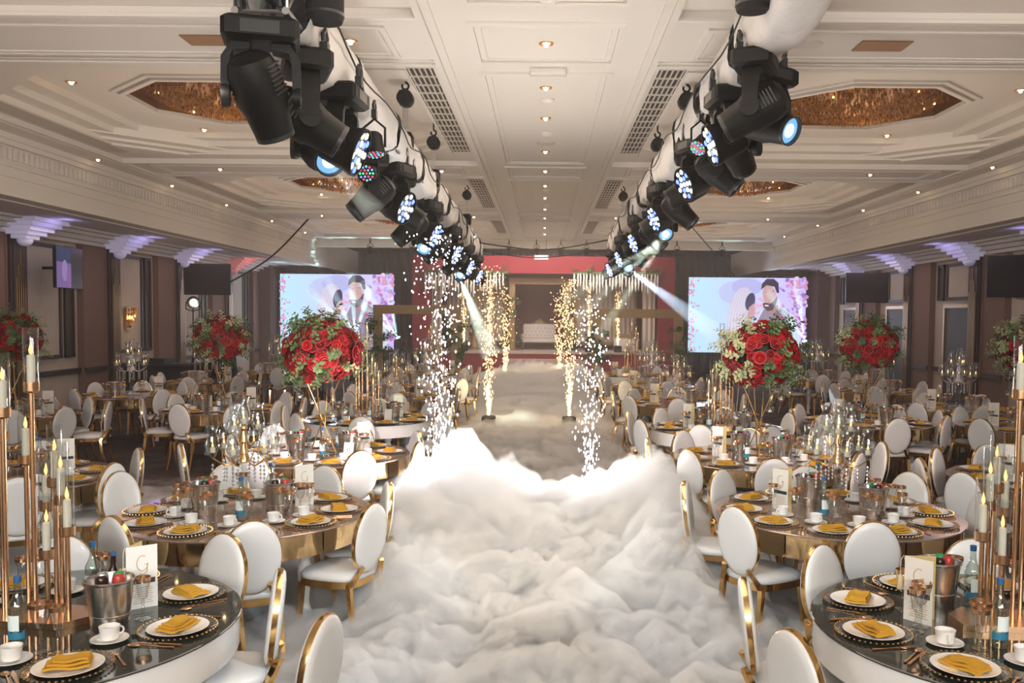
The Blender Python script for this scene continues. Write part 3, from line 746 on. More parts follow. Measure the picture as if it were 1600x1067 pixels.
# crystal candelabra with hurricane shades
def candelabra(metal='gold'):
    parts = [('base', MB().lathe([(.11, 0), (.11, .012), (.09, .02), (.05, .03), (.03, .05), (.001, .05)], 24).mesh('base', 'acrylic'), []),
             ('column', MB().lathe([(.028, .03), (.024, .1), (.024, .33), (.03, .36)], 12).mesh('column', 'acrylic'), []),
             ('hub', MB().lathe([(.02, .30), (.04, .31), (.034, .34), (.022, .36), (.018, .42), (.03, .43), (.022, .46), (.014, .5)], 14).mesh('hub', metal), [])]
    def shade(x, y, z):
        prof = [(.02, 0), (.036, .02), (.041, .05), (.033, .09), (.026, .125), (.037, .165)]
        sh = MB().lathe(prof, 14, (x, y, z))
        ca = MB().lathe([(.016, .004), (.016, .032), (.001, .033)], 10, (x, y, z))
        fl = MB().lathe([(.001, .036), (.0045, .041), (.005, .048), (.0005, .064)], 8, (x, y, z))
        bo = MB().lathe([(.006, -.03), (.022, -.012), (.026, 0), (.02, .002)], 10, (x, y, z))
        return [('hurricane_shade', sh.mesh('hurricane_shade', 'hurricane_glass')), ('candle', ca.mesh('candle', 'wax')), ('flame', fl.mesh('flame', 'flame')), ('bobeche', bo.mesh('bobeche', 'acrylic'))]
    def arm(a, r, z0, z1):
        c, s = math.cos(a), math.sin(a); pts = []
        for i in range(9):
            t = i/8; rr = .02 + (r-.02)*t; zz = z0 + (z1-z0)*t - .05*math.sin(PI*t)*(1-t*.3)
            pts.append((rr*c, rr*s, zz))
        m = MB().tube(pts, .0045, 6)
        dr = MB()
        for q in range(6): dr.octa((r*c, r*s, z1-.045-.024*q), .009, .009, .0125)
        for q in range(4): dr.octa(((r*.55)*c, (r*.55)*s, min(z0, z1)-.06-.024*q), .008, .008, .012)
        parts.append(('arm', m.mesh('arm', metal), shade(r*c, r*s, z1+.03) + [('crystal_strand', dr.mesh('crystal_strand', 'crystal', 20, False))]))
    for k in range(6): arm(k*PI/3+.3, .18, .33, .34)
    for k in range(3): arm(k*2*PI/3, .085, .44, .47)
    parts.append(('top_cup', MB().lathe([(.012, .49), (.026, .51), (.02, .53)], 12).mesh('top_cup', metal), shade(0, 0, .535)))
    return Proto('crystal_candelabra', 'candelabra', parts)
CANDELABRA = candelabra(); TALL_CANDELABRA = candelabra('crystal')

# rose centrepiece
def rose_mesh(seed):
    r = random.Random(seed); m = MB()
    m.lathe([(.001, .036), (.010, .033), (.014, .015), (.008, -.02)], 7)
    for (n, rad, h, open_, off) in ((3, .017, .036, .15, .2), (5, .03, .034, .45, .9), (6, .046, .026, .85, .1)):
        for k in range(n):
            a = 2*PI*k/n + off + r.uniform(-.15, .15); half = PI/n*1.25
            rows = []
            for (f, zz, wid) in ((.35, -.012, .7), (.75, h*.55, 1.0), (1.0, h*.95, .95), (1.12, h*(1.0-open_*.25), .7)):
                rows.append([(rad*f*math.cos(a+half*wid*u), rad*f*math.sin(a+half*wid*u), zz - .004*abs(u)*(f > .9)) for u in (-1, 0, 1)])
            m.rings(rows, closed=False)
    return m.mesh('rose', 'rose_red', 80)
ROSES = [rose_mesh(k) for k in range(4)]
def sprig_mesh(seed, mat):
    r = random.Random(seed); m = MB(); L = .2
    pts = [(.02*math.sin(t*2+seed)*t, .02*math.cos(t*3+seed)*t, L*t) for t in [i/6 for i in range(7)]]
    m.tube(pts, [.003, .0028, .0026, .0024, .002, .0016, .001], 4)
    for k in range(16):
        t = .15 + .85*k/15; z = L*t; a = k*2.4 + r.uniform(-.4, .4); q = .026*(1.15-t*.55)*r.uniform(.8, 1.2)
        d = Vector((math.cos(a), math.sin(a), r.uniform(.1, .7))).normalized(); sd = d.cross(Vector((0, 0, 1))).normalized(); nr = sd.cross(d)
        o = Vector((.02*math.sin(t*2+seed)*t, .02*math.cos(t*3+seed)*t, z)) + d*.006
        m.add([o, o+d*q*.8+sd*q*.75+nr*.003, o+d*q*1.7+sd*q*.45, o+d*q*2.0-nr*.003, o+d*q*1.7-sd*q*.45, o+d*q*.8-sd*q*.75+nr*.003, o+d*q*1.0-nr*.004], [(0,1,6),(1,2,6),(2,3,6),(3,4,6),(4,5,6),(5,0,6)])
    return m.mesh('sprig', mat, 80)
SPRIGS = [sprig_mesh(k, 'leaf_green' if k % 2 else 'leaf_pale') for k in range(6)]
fs_ring = MB().tube([(.17*math.cos(2*PI*i/24), .17*math.sin(2*PI*i/24), .74) for i in range(25)], .006, 6).mesh('top_ring', 'gold')
fs_rods = []
for k in range(4):
    a = k*PI/2; b = a + math.radians(160)
    fs_rods.append(MB().tube([(.13*math.cos(a), .13*math.sin(a), 0), (.17*math.cos(b), .17*math.sin(b), .74)], .006, 7).mesh('rod', 'gold'))
fs_base = MB().tube([(.13*math.cos(2*PI*i/24), .13*math.sin(2*PI*i/24), .006) for i in range(25)], .006, 6).mesh('base_ring', 'gold')
core_me = MB().ball((0, 0, 0), 1.0, 16, 10).mesh('moss_core', 'stem')
bauble_me = MB().ball((0, 0, 0), .042, 14, 9).lathe([(.012, .04), (.013, .055)], 8).mesh('bauble', 'glass')
tea_me = MB().lathe([(.016, -.03), (.016, -.012), (.001, -.012)], 10).mesh('tealight', 'wax')
def floral(loc, label, seed, n_roses=95, R=.33, pale=.5, baubles=3):
    r = random.Random(seed)
    t = thing('rose_centrepiece', label, 'flower arrangement', loc, r.random()*6, 'red rose centrepieces')
    put('top_ring', fs_ring, t); put('base_ring', fs_base, t)
    for m in fs_rods: put('rod', m, t)
    cz = .74 + R*.86
    put('moss_core', core_me, t, (0, 0, cz), scale=(R*.8, R*.8, R*.7))
    gold_a = PI*(3-math.sqrt(5))
    for k in range(n_roses):
        zz = 1 - 1.86*(k+.5)/n_roses; an = k*gold_a; q = math.sqrt(max(0, 1-zz*zz))
        d = Vector((q*math.cos(an), q*math.sin(an), zz)) + Vector((r.uniform(-.12, .12), r.uniform(-.12, .12), r.uniform(-.12, .12))); d.normalize()
        p = Vector((d.x*R, d.y*R, cz + d.z*R*.9))*1
        e = d.to_track_quat('Z', 'Y').to_euler()
        put('rose', ROSES[k % 4], t, p + d*r.uniform(-.035, .035), e, r.uniform(.9, 1.5))
    for k in range(96):
        an = r.random()*2*PI; zz = r.gauss(.05, .42)
        if k % 3 == 0: zz = r.uniform(.55, .95)
        if k % 7 == 0: zz = r.uniform(-.8, -.4)
        zz = max(-.9, min(.97, zz)); q = math.sqrt(1-zz*zz); d = Vector((q*math.cos(an), q*math.sin(an), zz)).normalized()
        p = Vector((d.x*R, d.y*R, cz+d.z*R*.9 - .1*R*0))
        p = Vector((0, 0, cz)) + (p - Vector((0, 0, cz)))*r.uniform(.72, .95)
        e = (d + Vector((r.uniform(-.3, .3), r.uniform(-.3, .3), r.uniform(-.35, .25)))).to_track_quat('Z', 'Y').to_euler()
        side = math.sin(an*1.0 + seed)
        put('foliage_sprig', SPRIGS[2*r.randrange(3) + (0 if side > .45 and r.random() < .8 else 1)], t, p, e, r.uniform(.8, 1.25))
    for k in range(baubles):
        a = 2*PI*k/baubles+.4; rr = .24; z = .42 + .09*(k % 3)
        b = put('bauble', bauble_me, t, (rr*math.cos(a), rr*math.sin(a), z)); put('tealight', tea_me, b)
        MB().tube([(rr*math.cos(a), rr*math.sin(a), z+.05), (rr*math.cos(a)*.9, rr*math.sin(a)*.9, .80)], .0012, 4).build('thread', 'tassel', t)
    return t

# ------------------------------------------------------------------ tables, chairs, settings
# key: (x, y, top, short name, centrepiece, level of detail, first setting angle, settings, chairs [(angle, radius)])
def ringc(a0, n, r=1.0, skip=()): return [((a0 + 360*k/n) % 360, r) for k in range(n) if k not in skip]
TABLES = {
 'L1': (-2.25, 3.95, 'dark', 'first left-row table', 'cluster', 3, -52, 8, [(17, 1.0), (64, 1.07), (113, .97), (346, 1.37)]),
 'L2': (-2.10, 6.25, 'gold', 'second left-row table', 'candelabra', 3, 4, 10, [(18, .98), (71, 1.0), (115, 1.1), (152, 1.3), (216, 1.16), (241, .98), (291, 1.01), (335, 1.06)]),
 'L3': (-2.20, 8.90, 'gold', 'third left-row table', 'roses', 2, 10, 9, [(31, .98), (81, 1.02), (128, 1.27), (165, 1.0), (204, 1.28), (247, .97), (303, .97), (345, .99)]),
 'L4': (-2.35, 12.0, 'dark', 'fourth left-row table', 'cluster', 2, -20, 9, [(6, 1.06), (45, 1.0), (92, 1.02), (138, 1.05), (179, 1.11), (232, 1.12), (277, 1.2), (332, 1.15)]),
 'L5': (-2.50, 15.2, 'gold', 'fifth left-row table', 'candelabra', 1, 0, 8, ringc(10, 8, 1.03)),
 'L6': (-2.40, 18.2, 'gold', 'sixth left-row table', 'tall_candelabra', 1, 20, 8, ringc(-40, 8, 1.02)),
 'L7': (-2.60, 21.6, 'dark', 'seventh left-row table', 'cluster', 1, 0, 8, ringc(0, 8, 1.02)),
 'LM0': (-4.50, 7.50, 'gold', 'first left-middle table', None, 2, -60, 8, [(106, .98), (304, 1.02), (347, .98), (35, .98)]),
 'LM1': (-4.72, 13.1, 'gold', 'left-middle rose table', 'roses', 2, -15, 8, [(7, 1.15), (55, 1.15), (100, 1.0), (150, 1.0), (195, 1.05), (258, 1.0), (300, 1.0), (338, .98)]),
 'LO1': (-7.25, 12.2, 'gold', 'left-wall rose table', 'roses', 2, 0, 8, [(-30, 1.15), (8, 1.2), (52, 1.0), (95, 1.0), (140, 1.0), (255, 1.0), (300, 1.1)]),
 'LO2': (-7.00, 15.2, 'gold', 'second left-wall table', 'tall_candelabra', 1, 10, 8, [(-42, 1.1), (10, 1.0), (60, 1.0), (105, 1.0), (150, 1.0), (240, 1.0)]),
 'LO3': (-6.90, 18.3, 'gold', 'third left-wall table', 'tall_candelabra', 1, 20, 8, ringc(15, 7, 1.02)),
 'LO4': (-6.40, 21.6, 'gold', 'fourth left-wall table', 'tall_candelabra', 1, 0, 8, ringc(-75, 7, 1.04)),
 'R1': (2.12, 4.00, 'dark', 'first right-row table', 'cluster', 3, 149, 9, [(73, .98), (127, .98), (171, 1.14), (205, 1.21)]),
 'R2': (2.12, 6.40, 'gold', 'second right-row table', 'candelabra', 3, 142, 10, [(42, 1.1), (86, .97), (130, 1.02), (166, 1.05), (216, 1.02), (264, .98), (309, 1.06), (355, .97)]),
 'R3': (2.15, 8.90, 'gold', 'third right-row table', 'roses', 2, 150, 9, [(1, 1.22), (32, 1.0), (82, 1.0), (129, .98), (172, 1.06), (219, .98), (264, 1.06), (318, 1.0)]),
 'R4': (2.22, 11.25, 'dark', 'fourth right-row table', 'cluster', 2, 190, 9, [(20, 1.02), (75, 1.0), (126, 1.04), (161, 1.13), (207, 1.14), (248, 1.05), (290, 1.1), (336, 1.13)]),
 'R5': (2.20, 14.6, 'gold', 'fifth right-row table', 'candelabra', 1, 0, 8, ringc(172, 8, 1.03)),
 'R6': (2.20, 18.2, 'gold', 'sixth right-row table', 'tall_candelabra', 1, 10, 8, ringc(190, 8, 1.03)),
 'R7': (2.10, 21.6, 'dark', 'seventh right-row table', 'cluster', 1, 0, 8, ringc(180, 8, 1.03)),
 'RM0': (4.48, 7.80, 'gold', 'first right-middle table', None, 2, 180, 8, [(136, .98), (175, 1.1), (210, 1.22), (95, .98), (255, 1.0)]),
 'RM1': (4.40, 12.1, 'gold', 'right-middle rose table', 'roses', 2, 20, 8, [(3, .97), (48, 1.0), (92, 1.0), (135, 1.0), (176, .98), (220, 1.01), (271, .97), (320, .98)]),
 'RO0': (6.35, 11.75, 'gold', 'right-wall rose table', 'roses', 1, 180, 8, [(115, 1.0), (215, 1.05), (265, 1.05)]),
 'RO1': (6.50, 14.0, 'gold', 'second right-wall table', 'tall_candelabra', 1, 0, 8, [(219, 1.2), (262, 1.15), (310, 1.0), (150, 1.05), (95, 1.0), (45, 1.0)]),
 'RO2': (6.55, 17.4, 'gold', 'third right-wall table', 'tall_candelabra', 1, 10, 8, ringc(200, 8, 1.03)),
 'RO3': (6.30, 20.6, 'gold', 'fourth right-wall table', 'tall_candelabra', 1, 0, 8, ringc(215, 8, 1.04)),
}
LOOK = {'dark': 'round table with smoked glass top and white apron', 'gold': 'round bronze-mirror table with gold panelled apron'}
HOURS = ['twelve', 'one', 'two', 'three', 'four', 'five', 'six', 'seven', 'eight', 'nine', 'ten', 'eleven']
def clock(deg):
    """bearing seen from above with the stage at twelve"""
    q = round(((90 - deg) % 360)/15) % 24
    return (f"{HOURS[q//2]} o'clock" if q % 2 == 0 else f'half past {HOURS[q//2]}')
TZ = .7605
rr = random.Random(3)
def polar(x, y, deg, r): a = math.radians(deg); return x + r*math.cos(a), y + r*math.sin(a)
def face(dx, dy): return math.atan2(-dx, dy)

for key, (X, Y, top, nm, centre, lod, a0, nset, chairs) in TABLES.items():
    TABLE[top].place((X, Y, 0), math.radians(a0 + 11), f'{LOOK[top]}, the {nm}', 'round banquet tables')
    used = set()
    for (a, r) in chairs:
        a += 0; cx, cy_ = polar(X, Y, a, r); jit = rr.uniform(-.07, .07)
        c = clock(a)
        while c in used: a += 9; c = clock(a)
        used.add(c)
        CHAIR.place((cx, cy_, 0), face(X-cx, Y-cy_) + jit, f'white oval-back chair with gold frame at {c} of the {nm}', 'oval-back banquet chairs')
    sg = -1 if X < 0 else 1
    occ = []                                   # (x, y, radius) of what already stands on this table
    def free(x, y, r): return all(math.hypot(x-a_, y-b_) > r + c_ - .003 for a_, b_, c_ in occ)
    def spot_for(deg, r, rad, spread=150):     # nearest free spot around the wanted bearing
        for d_ in range(0, spread, 4):
            for w in (1, -1):
                for r_ in (r, r+.03, r-.03, r+.06, r+.1):
                    q = polar(X, Y, deg + w*d_, r_)
                    if free(*q, rad): occ.append((*q, rad)); return q
        return None
    def take(x, y, rad):
        if not free(x, y, rad): return False
        occ.append((x, y, rad)); return True
    # centrepiece
    if centre == 'cluster':
        CLUSTER[sg].place((X, Y+.02, TZ), 0, f'cluster of gold candle rods with glass chimneys on the {nm}', 'gold candle clusters'); occ.append((X, Y+.02, .235))
    elif centre == 'candelabra':
        CANDELABRA.place((X, Y, TZ), .2, f'crystal candelabra with hurricane shades and gold arms on the {nm}', 'crystal candelabra', 1.15); occ.append((X, Y, .13))
    elif centre == 'tall_candelabra':
        TALL_CANDELABRA.place((X, Y, TZ), .5, f'tall crystal candelabra with hurricane shades on the {nm}', 'crystal candelabra', 1.35); occ.append((X, Y, .15))
    elif centre == 'roses':
        floral((X, Y, TZ), f'ball of red roses and eucalyptus on crossed gold rods, on the {nm}', sum(map(ord, key)), 170 if lod > 1 else 120, .325, .5, 4); occ.append((X, Y, .14))
    # plates claim their places first
    seats = []
    for k in range(nset):
        a = a0 + 360*k/nset
        px, py = polar(X, Y, a, .66)
        if abs(px) > 1.06*(.5714*py + .06) or py < 3.15: continue      # far outside the frame
        seats.append((k, a, px, py)); occ.append((px, py, .166))
    # shared items
    bk = [(200, .34), (-8, .345)] if X < 0 else [(-40, .34), (120, .34)]
    for q, (a, r) in enumerate(bk):
        if lod == 1 and q == 1: continue
        p_ = spot_for(a, r if centre == 'cluster' else .26, .11)
        if not p_: continue
        BUCKET.place((*p_, TZ), rr.random(), f'steel ice bucket {("nearer the aisle", "farther from the aisle")[int(q == 0)]} on the {nm}', 'steel ice buckets')
        if lod >= 2:
            for w in range(4):
                ca, cr = w*1.7+q, .045
                CANS[(w+q) % 4].place((p_[0]+cr*math.cos(ca), p_[1]+cr*math.sin(ca), TZ+.155), 0, f'{("red", "green", "silver", "dark")[(w+q) % 4]} drink can in the {("nearer", "farther")[int(q == 0)]} ice bucket of the {nm}', 'drink cans on ice')
    if lod >= 2:
        for (a, wd) in ((-75 if X < 0 else 235, 'camera'), (70 if X < 0 else 95, 'stage')):
            p_ = spot_for(a, .30, .038)
            if p_: BOTTLE.place((*p_, TZ), .3*sg, f'clear water bottle with blue cap nearer the {wd} on the {nm}', 'water bottles')
    p_ = spot_for(25 if X < 0 else 165, .40, .06)
    if p_: MENU.place((p_[0]-.05, p_[1], TZ), (1.05 if X < 0 else -.5), f'standing folded menu with tassel on the {nm}', 'menu cards', 1.38)
    if lod <= 2 and key != 'L3':
        p_ = spot_for(140 if X < 0 else 40, .34, .042)
        if p_: TENT.place((*p_, TZ), -.2*sg, f'gold card holder standing on the {nm}', 'gold card holders')
    if key in ('L3', 'L4', 'R7'):
        p_ = spot_for(-40 if key != 'R7' else 225, .40, .055)
        if p_ and key == 'L3': NUMBER.place((*p_, TZ), -.25, 'white framed table number reading 13 on the third left-row table', 'table number')
        elif p_: Proto('table_number', 'table number', NUMBER.parts[:3]).place((*p_, TZ), -.1, f'small white picture frame standing on the {nm}', 'table number')
    if key == 'L1':
        p_ = spot_for(45, .32, .036)
        if p_: SODA.place((*p_, TZ), 0, 'dark soda bottle with blue cap beside the ice bucket, first left-row table', 'soda bottle')
    # place settings
    for (k, a, px, py) in seats:
        c = clock(a); out = math.radians(a); ux, uy = math.cos(out), math.sin(out); vx, vy = -uy, ux
        rz = face(-ux, -uy)
        def at(r, side): return X + ux*r - vx*side, Y + uy*r - vy*side
        on = f'at {c} on the {nm}'
        rim = TZ
        if lod >= 2:
            CHARGER.place((px, py, rim), rz, f'clear charger plate with gold beaded rim {on}', 'beaded charger plates'); rim += .0045
        PLATE.place((px, py, rim), rz, f'white china plate under a mustard napkin {on}', 'white dinner plates')
        NAPKINS[k % 3].place((px, py, rim+.0085), rz + rr.uniform(-.35, .35), f'folded mustard napkin on the plate {on}', 'mustard napkins')
        for (r_, s_) in ((.40, .055), (.43, .09), (.455, .075), (.38, .02)):
            g = at(r_, s_)
            if take(*g, .036): WATER.place((*g, TZ), 0, f'gold-rimmed water goblet {on}', 'gold-rimmed goblets'); break
        if lod >= 2 or k % 2 == 0:
            for (r_, s_) in ((.455, .0), (.455, -.07), (.40, -.03), (.43, -.11)):
                g = at(r_, s_)
                if take(*g, .036): WINE.place((*g, TZ), 0, f'slim gold-rimmed wine glass {on}', 'gold-rimmed wine glasses'); break
        if lod >= 2:
            for (r_, s_) in ((.445, .165), (.45, .19), (.43, .15), (.42, -.16), (.46, .22)):
                g = at(r_, s_)
                if take(*g, .077):
                    SAUCER.place((*g, TZ), 0, f'white saucer under a cup {on}', 'white saucers')
                    CUP.place((*g, TZ+.0035), rz + rr.uniform(-1.2, 1.2), f'white coffee cup on a saucer {on}', 'white coffee cups'); break
        if lod >= 3:
            q = at(.67, .180); KNIFE.place((*q, TZ), rz, f'gold dinner knife beside the plate {on}', 'gold knives')
            q = at(.66, .203); SPOON.place((*q, TZ), rz, f'gold soup spoon beside the plate {on}', 'gold spoons')
            q = at(.67, -.182); FORK.place((*q, TZ), rz, f'gold dinner fork beside the plate {on}', 'gold forks')

# ------------------------------------------------------------------ overhead lighting rig
TX = 1.57
def bar_z(s, y): return 3.95-.022*(y-5) if s < 0 else 4.23-.0325*(y-5.8)
def along(d):
    return Vector(d).normalized().to_track_quat('Z', 'Y').to_matrix().to_4x4()
HEAD = {
 'beam': [(.001, -.215), (.06, -.21), (.105, -.18), (.125, -.12), (.125, .02), (.11, .06), (.098, .16), (.094, .2), (.086, .205)],
 'wash': [(.001, -.15), (.08, -.15), (.115, -.12), (.13, -.05), (.14, .06), (.152, .09), (.152, .12), (.14, .122)],
 'par': [(.001, -.12), (.05, -.115), (.07, -.09), (.075, .0), (.088, .05), (.088, .075), (.08, .076)]}
LENS_R = {'beam': .082, 'wash': .138, 'par': .078}
head_me = {k: MB().lathe(v, 20).mesh('head', 'fixture_black', 30) for k, v in HEAD.items()}
fin = MB()
for k in range(7): fin.box(-.128, .128, -.05, .05, -.15+.022*k, -.142+.022*k)
fin_me = fin.mesh('cooling_fins', 'fixture_grey', smooth=False)
base_me = MB().cbox(0, 0, 0, .36, .25, .115, .02).mesh('base', 'fixture_black')
panel_me = MB().box(-.09, .09, -.128, -.124, -.03, .03).mesh('control_panel', 'fixture_grey')
clamp_me = MB().box(-.02, .02, -.03, .03, .055, .12).tube([(0, -.035, .12), (0, -.045, .155), (0, 0, .19), (0, .045, .155), (0, .035, .12)], .013, 6).mesh('clamp', 'fixture_grey')
yoke_pts = lambda s: [(s*.05, 0, -.06), (s*.13, 0, -.075), (s*.168, 0, -.13), (s*.172, 0, -.30)]
yoke_me = [MB().strip(yoke_pts(s), [.05, .05, .05, .05], [.11, .11, .1, .085]).lathe([(.001, -.02), (.05, -.02), (.055, 0), (.05, .025), (.001, .025)], 14).mesh('x', 'fixture_black') for s in ()]
def yoke(s):
    m = MB()
    pts = yoke_pts(s); rs = []
    wid = (.11, .11, .105, .09)
    for (p, w) in zip(pts, wid):
        x, y, z = p; t = .026
        if p is pts[0] or p is pts[1]: rs.append([(x, -w/2, z-t), (x, w/2, z-t), (x, w/2, z+t), (x, -w/2, z+t)])
        else: rs.append([(x-s*t, -w/2, z), (x-s*t, w/2, z), (x+s*t*.6, w/2, z+.0), (x+s*t*.6, -w/2, z)])
    m.rings(rs, True)
    n = len(m.v); m.lathe([(.001, -.026), (.058, -.026), (.062, -.01), (.062, .012), (.001, .016)], 16)
    m.xf(Matrix.Translation((s*.172, 0, -.30)) @ Matrix.Rotation(s*PI/2, 4, 'Y'), n)
    return m.mesh('yoke_arm', 'fixture_black')
YOKE = [yoke(-1), yoke(1)]
led_me = {m: MB().lathe([(.001, .004), (.010, .003), (.012, 0)], 8).mesh('led', m) for m in ('led_red', 'led_green', 'led_blue', 'led_white', 'led_yellow')}
def fixture(kind, x, y, d, label, lens='lens', zt=None, pan=None, leds=None):
    """moving light hung under the bar; d: where the head points"""
    z = (bar_z(x, y) - .25) if zt is None else zt
    t = thing('moving_head_light' if kind != 'par' else 'led_par_light', label, 'stage light', (x, y, z), 0, 'stage lights on the overhead bars')
    if kind != 'par': t.scale = (1.14,)*3
    d = Vector(d).normalized()
    if kind == 'par':
        put('clamp', clamp_me, t)
        MB().tube([(-.085, 0, -.17), (-.085, 0, -.02), (0, 0, .05), (.085, 0, -.02), (.085, 0, -.17)], .011, 6).build('bracket', 'fixture_black', t)
        cz = -.17
    else:
        pan = math.atan2(d.y, d.x) + PI/2 if pan is None else pan
        put('base', base_me, t, rot=(0, 0, pan)); b = t
        put('control_panel', panel_me, t, rot=(0, 0, pan))
        for s in (-1, 1): put('clamp', clamp_me, t, (s*.1, 0, 0))
        for m in YOKE: put('yoke_arm', m, t, rot=(0, 0, pan))
        cz = -.30
    M = Matrix.Translation((0, 0, cz)) @ along(d)
    h = put('head', head_me[kind], t); h.matrix_local = M
    if kind == 'beam': put('cooling_fins', fin_me, h)
    zf = HEAD[kind][-1][1]; R_ = LENS_R[kind]
    if kind == 'beam':
        MB().lathe([(.001, zf-.012), (R_*.55, zf-.014)], 18).build('lens', lens, h)
        MB().lathe([(R_*.55, zf-.014), (R_, zf-.02)], 18).build('reflector', 'lens' if lens != 'lens' else 'screen_black', h)
        MB().lathe([(R_, zf-.022), (R_+.004, zf+.006), (R_+.014, zf+.004), (R_+.014, zf-.02)], 18).build('lens_ring', 'fixture_grey', h)
    else:
        MB().lathe([(.001, zf-.012), (R_, zf-.014)], 18).build('face_plate', 'screen_black', h)
        seq = leds or (('led_red', 'led_green', 'led_blue') if kind == 'par' else ('led_white', 'led_white', 'led_blue'))
        c = 0; sc = .8 if kind == 'par' else 1.9
        for (n, r_) in ((1, 0), (6, .42), (12, .8)):
            if kind == 'wash' and n == 12: n = 9
            for q in range(n):
                a = 2*PI*q/n; put('led', led_me[seq[c % len(seq)]], h, (R_*r_*math.cos(a), R_*r_*math.sin(a), zf-.011), scale=sc); c += 1
    LENS[label] = (Vector((x, y, z)) + (Vector((0, 0, cz)) + d*(zf+.03))*t.scale.x, d)
    return t
LENS = {}
def bar(s, ya, yb, sd):
    t = thing('lighting_truss', f'aluminium truss wrapped in white cloth along the {sd} of the aisle', 'truss', (s*TX, ya, bar_z(s, ya)))
    t.rotation_euler = (-math.atan(.022 if s < 0 else .0325), 0, 0)
    L = yb-ya; h = .14
    for (cx, cz) in ((-h, -h), (h, -h), (h, h), (-h, h)): MB().tube([(cx, 0, cz), (cx, L, cz)], .022, 8).build('chord', 'aluminium', t)
    corners = [(-h, -h), (h, -h), (h, h), (-h, h)]
    for k in range(4): MB().tube([(*[corners[k][0], 0.02], corners[k][1]), (corners[(k+1) % 4][0], .02, corners[(k+1) % 4][1])], .012, 6).build('end_brace', 'aluminium', t)
    for q in range(3):
        y0 = .02 + .3*q
        for k in range(4):
            a, b = corners[k], corners[(k+1) % 4]
            if q % 2: a, b = b, a
            MB().tube([(a[0], y0, a[1]), (b[0], y0+.3, b[1])], .009, 6).build('lacing', 'aluminium', t)
    # cloth sleeves
    rnd = random.Random(8 + s); y = .28 if s < 0 else -.04; q = 0
    while y < L - .4:
        seg = min(rnd.uniform(1.2, 1.9), L - y); rs = []; n = 28; m_ = int(seg/.07)
        for j in range(m_+1):
            f = j/m_; yy = y + seg*f; pinch = 1 + .16*max(0, 1-f/.12) + .10*max(0, (f-.85)/.15); ring = []
            for i in range(n):
                a = 2*PI*i/n; c, sn = math.cos(a), math.sin(a)
                k_ = 1/max(abs(c), abs(sn))**.55
                r_ = .182*k_*pinch*(1 + .035*math.sin(3*a+yy*5+q) + .022*math.sin(7*a-yy*11) + .018*math.sin(yy*23+a*2))
                sag = -.10*max(0, -sn)*math.sin(PI*f)**2
                ring.append((r_*c, yy, r_*sn + sag))
            rs.append(ring)
        MB().rings(rs).build('cloth_sleeve', 'white_fabric', t, ang=80)
        y += seg + rnd.uniform(.05, .3); q += 1
    # cable laced over the cloth
    pts = [(-s*.222 - s*.012*math.sin(k*1.3), .3+.3*k, .02+.05*math.sin(k*.9)) for k in range(int(L/.3)-1)]
    MB().tube(pts, .007, 5).build('cable', 'black_rubber', t)
bar(-1, 5.0, 20.0, 'left-side'); bar(1, 5.2, 20.0, 'right-side')
FX = [
 ('beam', -1.58, 5.05, (.18, .50, -.84), 'black beam light hanging head-down at the near end of the left-side truss', 'lens', .25),
 ('beam', -1.48, 5.62, (.80, .30, -.48), 'black beam light with blue lens tilted inward, second on the left-side truss', 'lens', None),
 ('wash', -1.42, 6.35, (.93, -.05, -.36), 'round LED wash light with yellow cells, third on the left-side truss', None, None),
 ('beam', -1.62, 6.55, (.42, -.72, -.40), 'black beam light throwing a pale green beam on the left-side truss', 'lens_warm', None),
 ('par', -1.36, 7.2, (.12, -.25, -1), 'small par light with coloured cells hanging from the left-side truss, nearer one', None, None),
 ('beam', 1.48, 6.45, (-.80, .32, -.46), 'black beam light with blue lens tilted inward at the near end of the right-side truss', 'lens', None),
 ('beam', 1.66, 6.8, (.55, -.68, -.36), 'black beam light with bright blue lens aimed outward on the right-side truss', 'lens_bright', None),
 ('wash', 1.46, 7.35, (-.93, -.05, -.36), 'round LED wash light with white cells, third on the right-side truss', None, None),
 ('beam', 1.62, 7.7, (.35, .5, -.45), 'black beam light turned towards the stage, fourth on the right-side truss', 'lens', None),
 ('par', 1.42, 8.3, (-.5, -.6, -.6), 'small par light with coloured cells on the right-side truss, nearer one', None, None)]
for (kd, x, y, d, lb, ln, pan) in FX:
    fixture(kd, x, y, d, lb, ln or 'lens', pan=pan, leds=('led_yellow', 'led_white', 'led_blue') if kd == 'wash' else None)
GN = ['second', 'third', 'fourth', 'fifth', 'sixth']
for g, y in enumerate((8.7, 11.2, 13.9, 16.6, 19.0)):
    for s, sd in ((-1, 'left-side'), (1, 'right-side')):
        nm = f'{GN[g]} group of the {sd} truss'
        fixture('par', s*(TX+.06), y-.35, (s*.12, -1, -.22), f'par light with coloured cells in the {nm}')
        fixture('beam', s*(TX+.1), y, (s*.62, -.2, -.6), f'black beam light turned outward in the {nm}')
        fixture('wash', s*(TX-.06), y+.42, (-s*.85, -.28, -.36), f'LED wash light facing inward in the {nm}')
        fixture('beam', s*(TX-.05), y+.95, (-s*.82, .15, -.45), f'black beam light tilted inward in the {nm}', 'lens_bright' if g in (1, 3) else 'lens')
        if g in (1, 3): fixture('beam', s*(TX+.08), y+1.45, (s*.1, -.75, -.5), f'beam light with glowing lens in the {nm}', 'lens_warm')
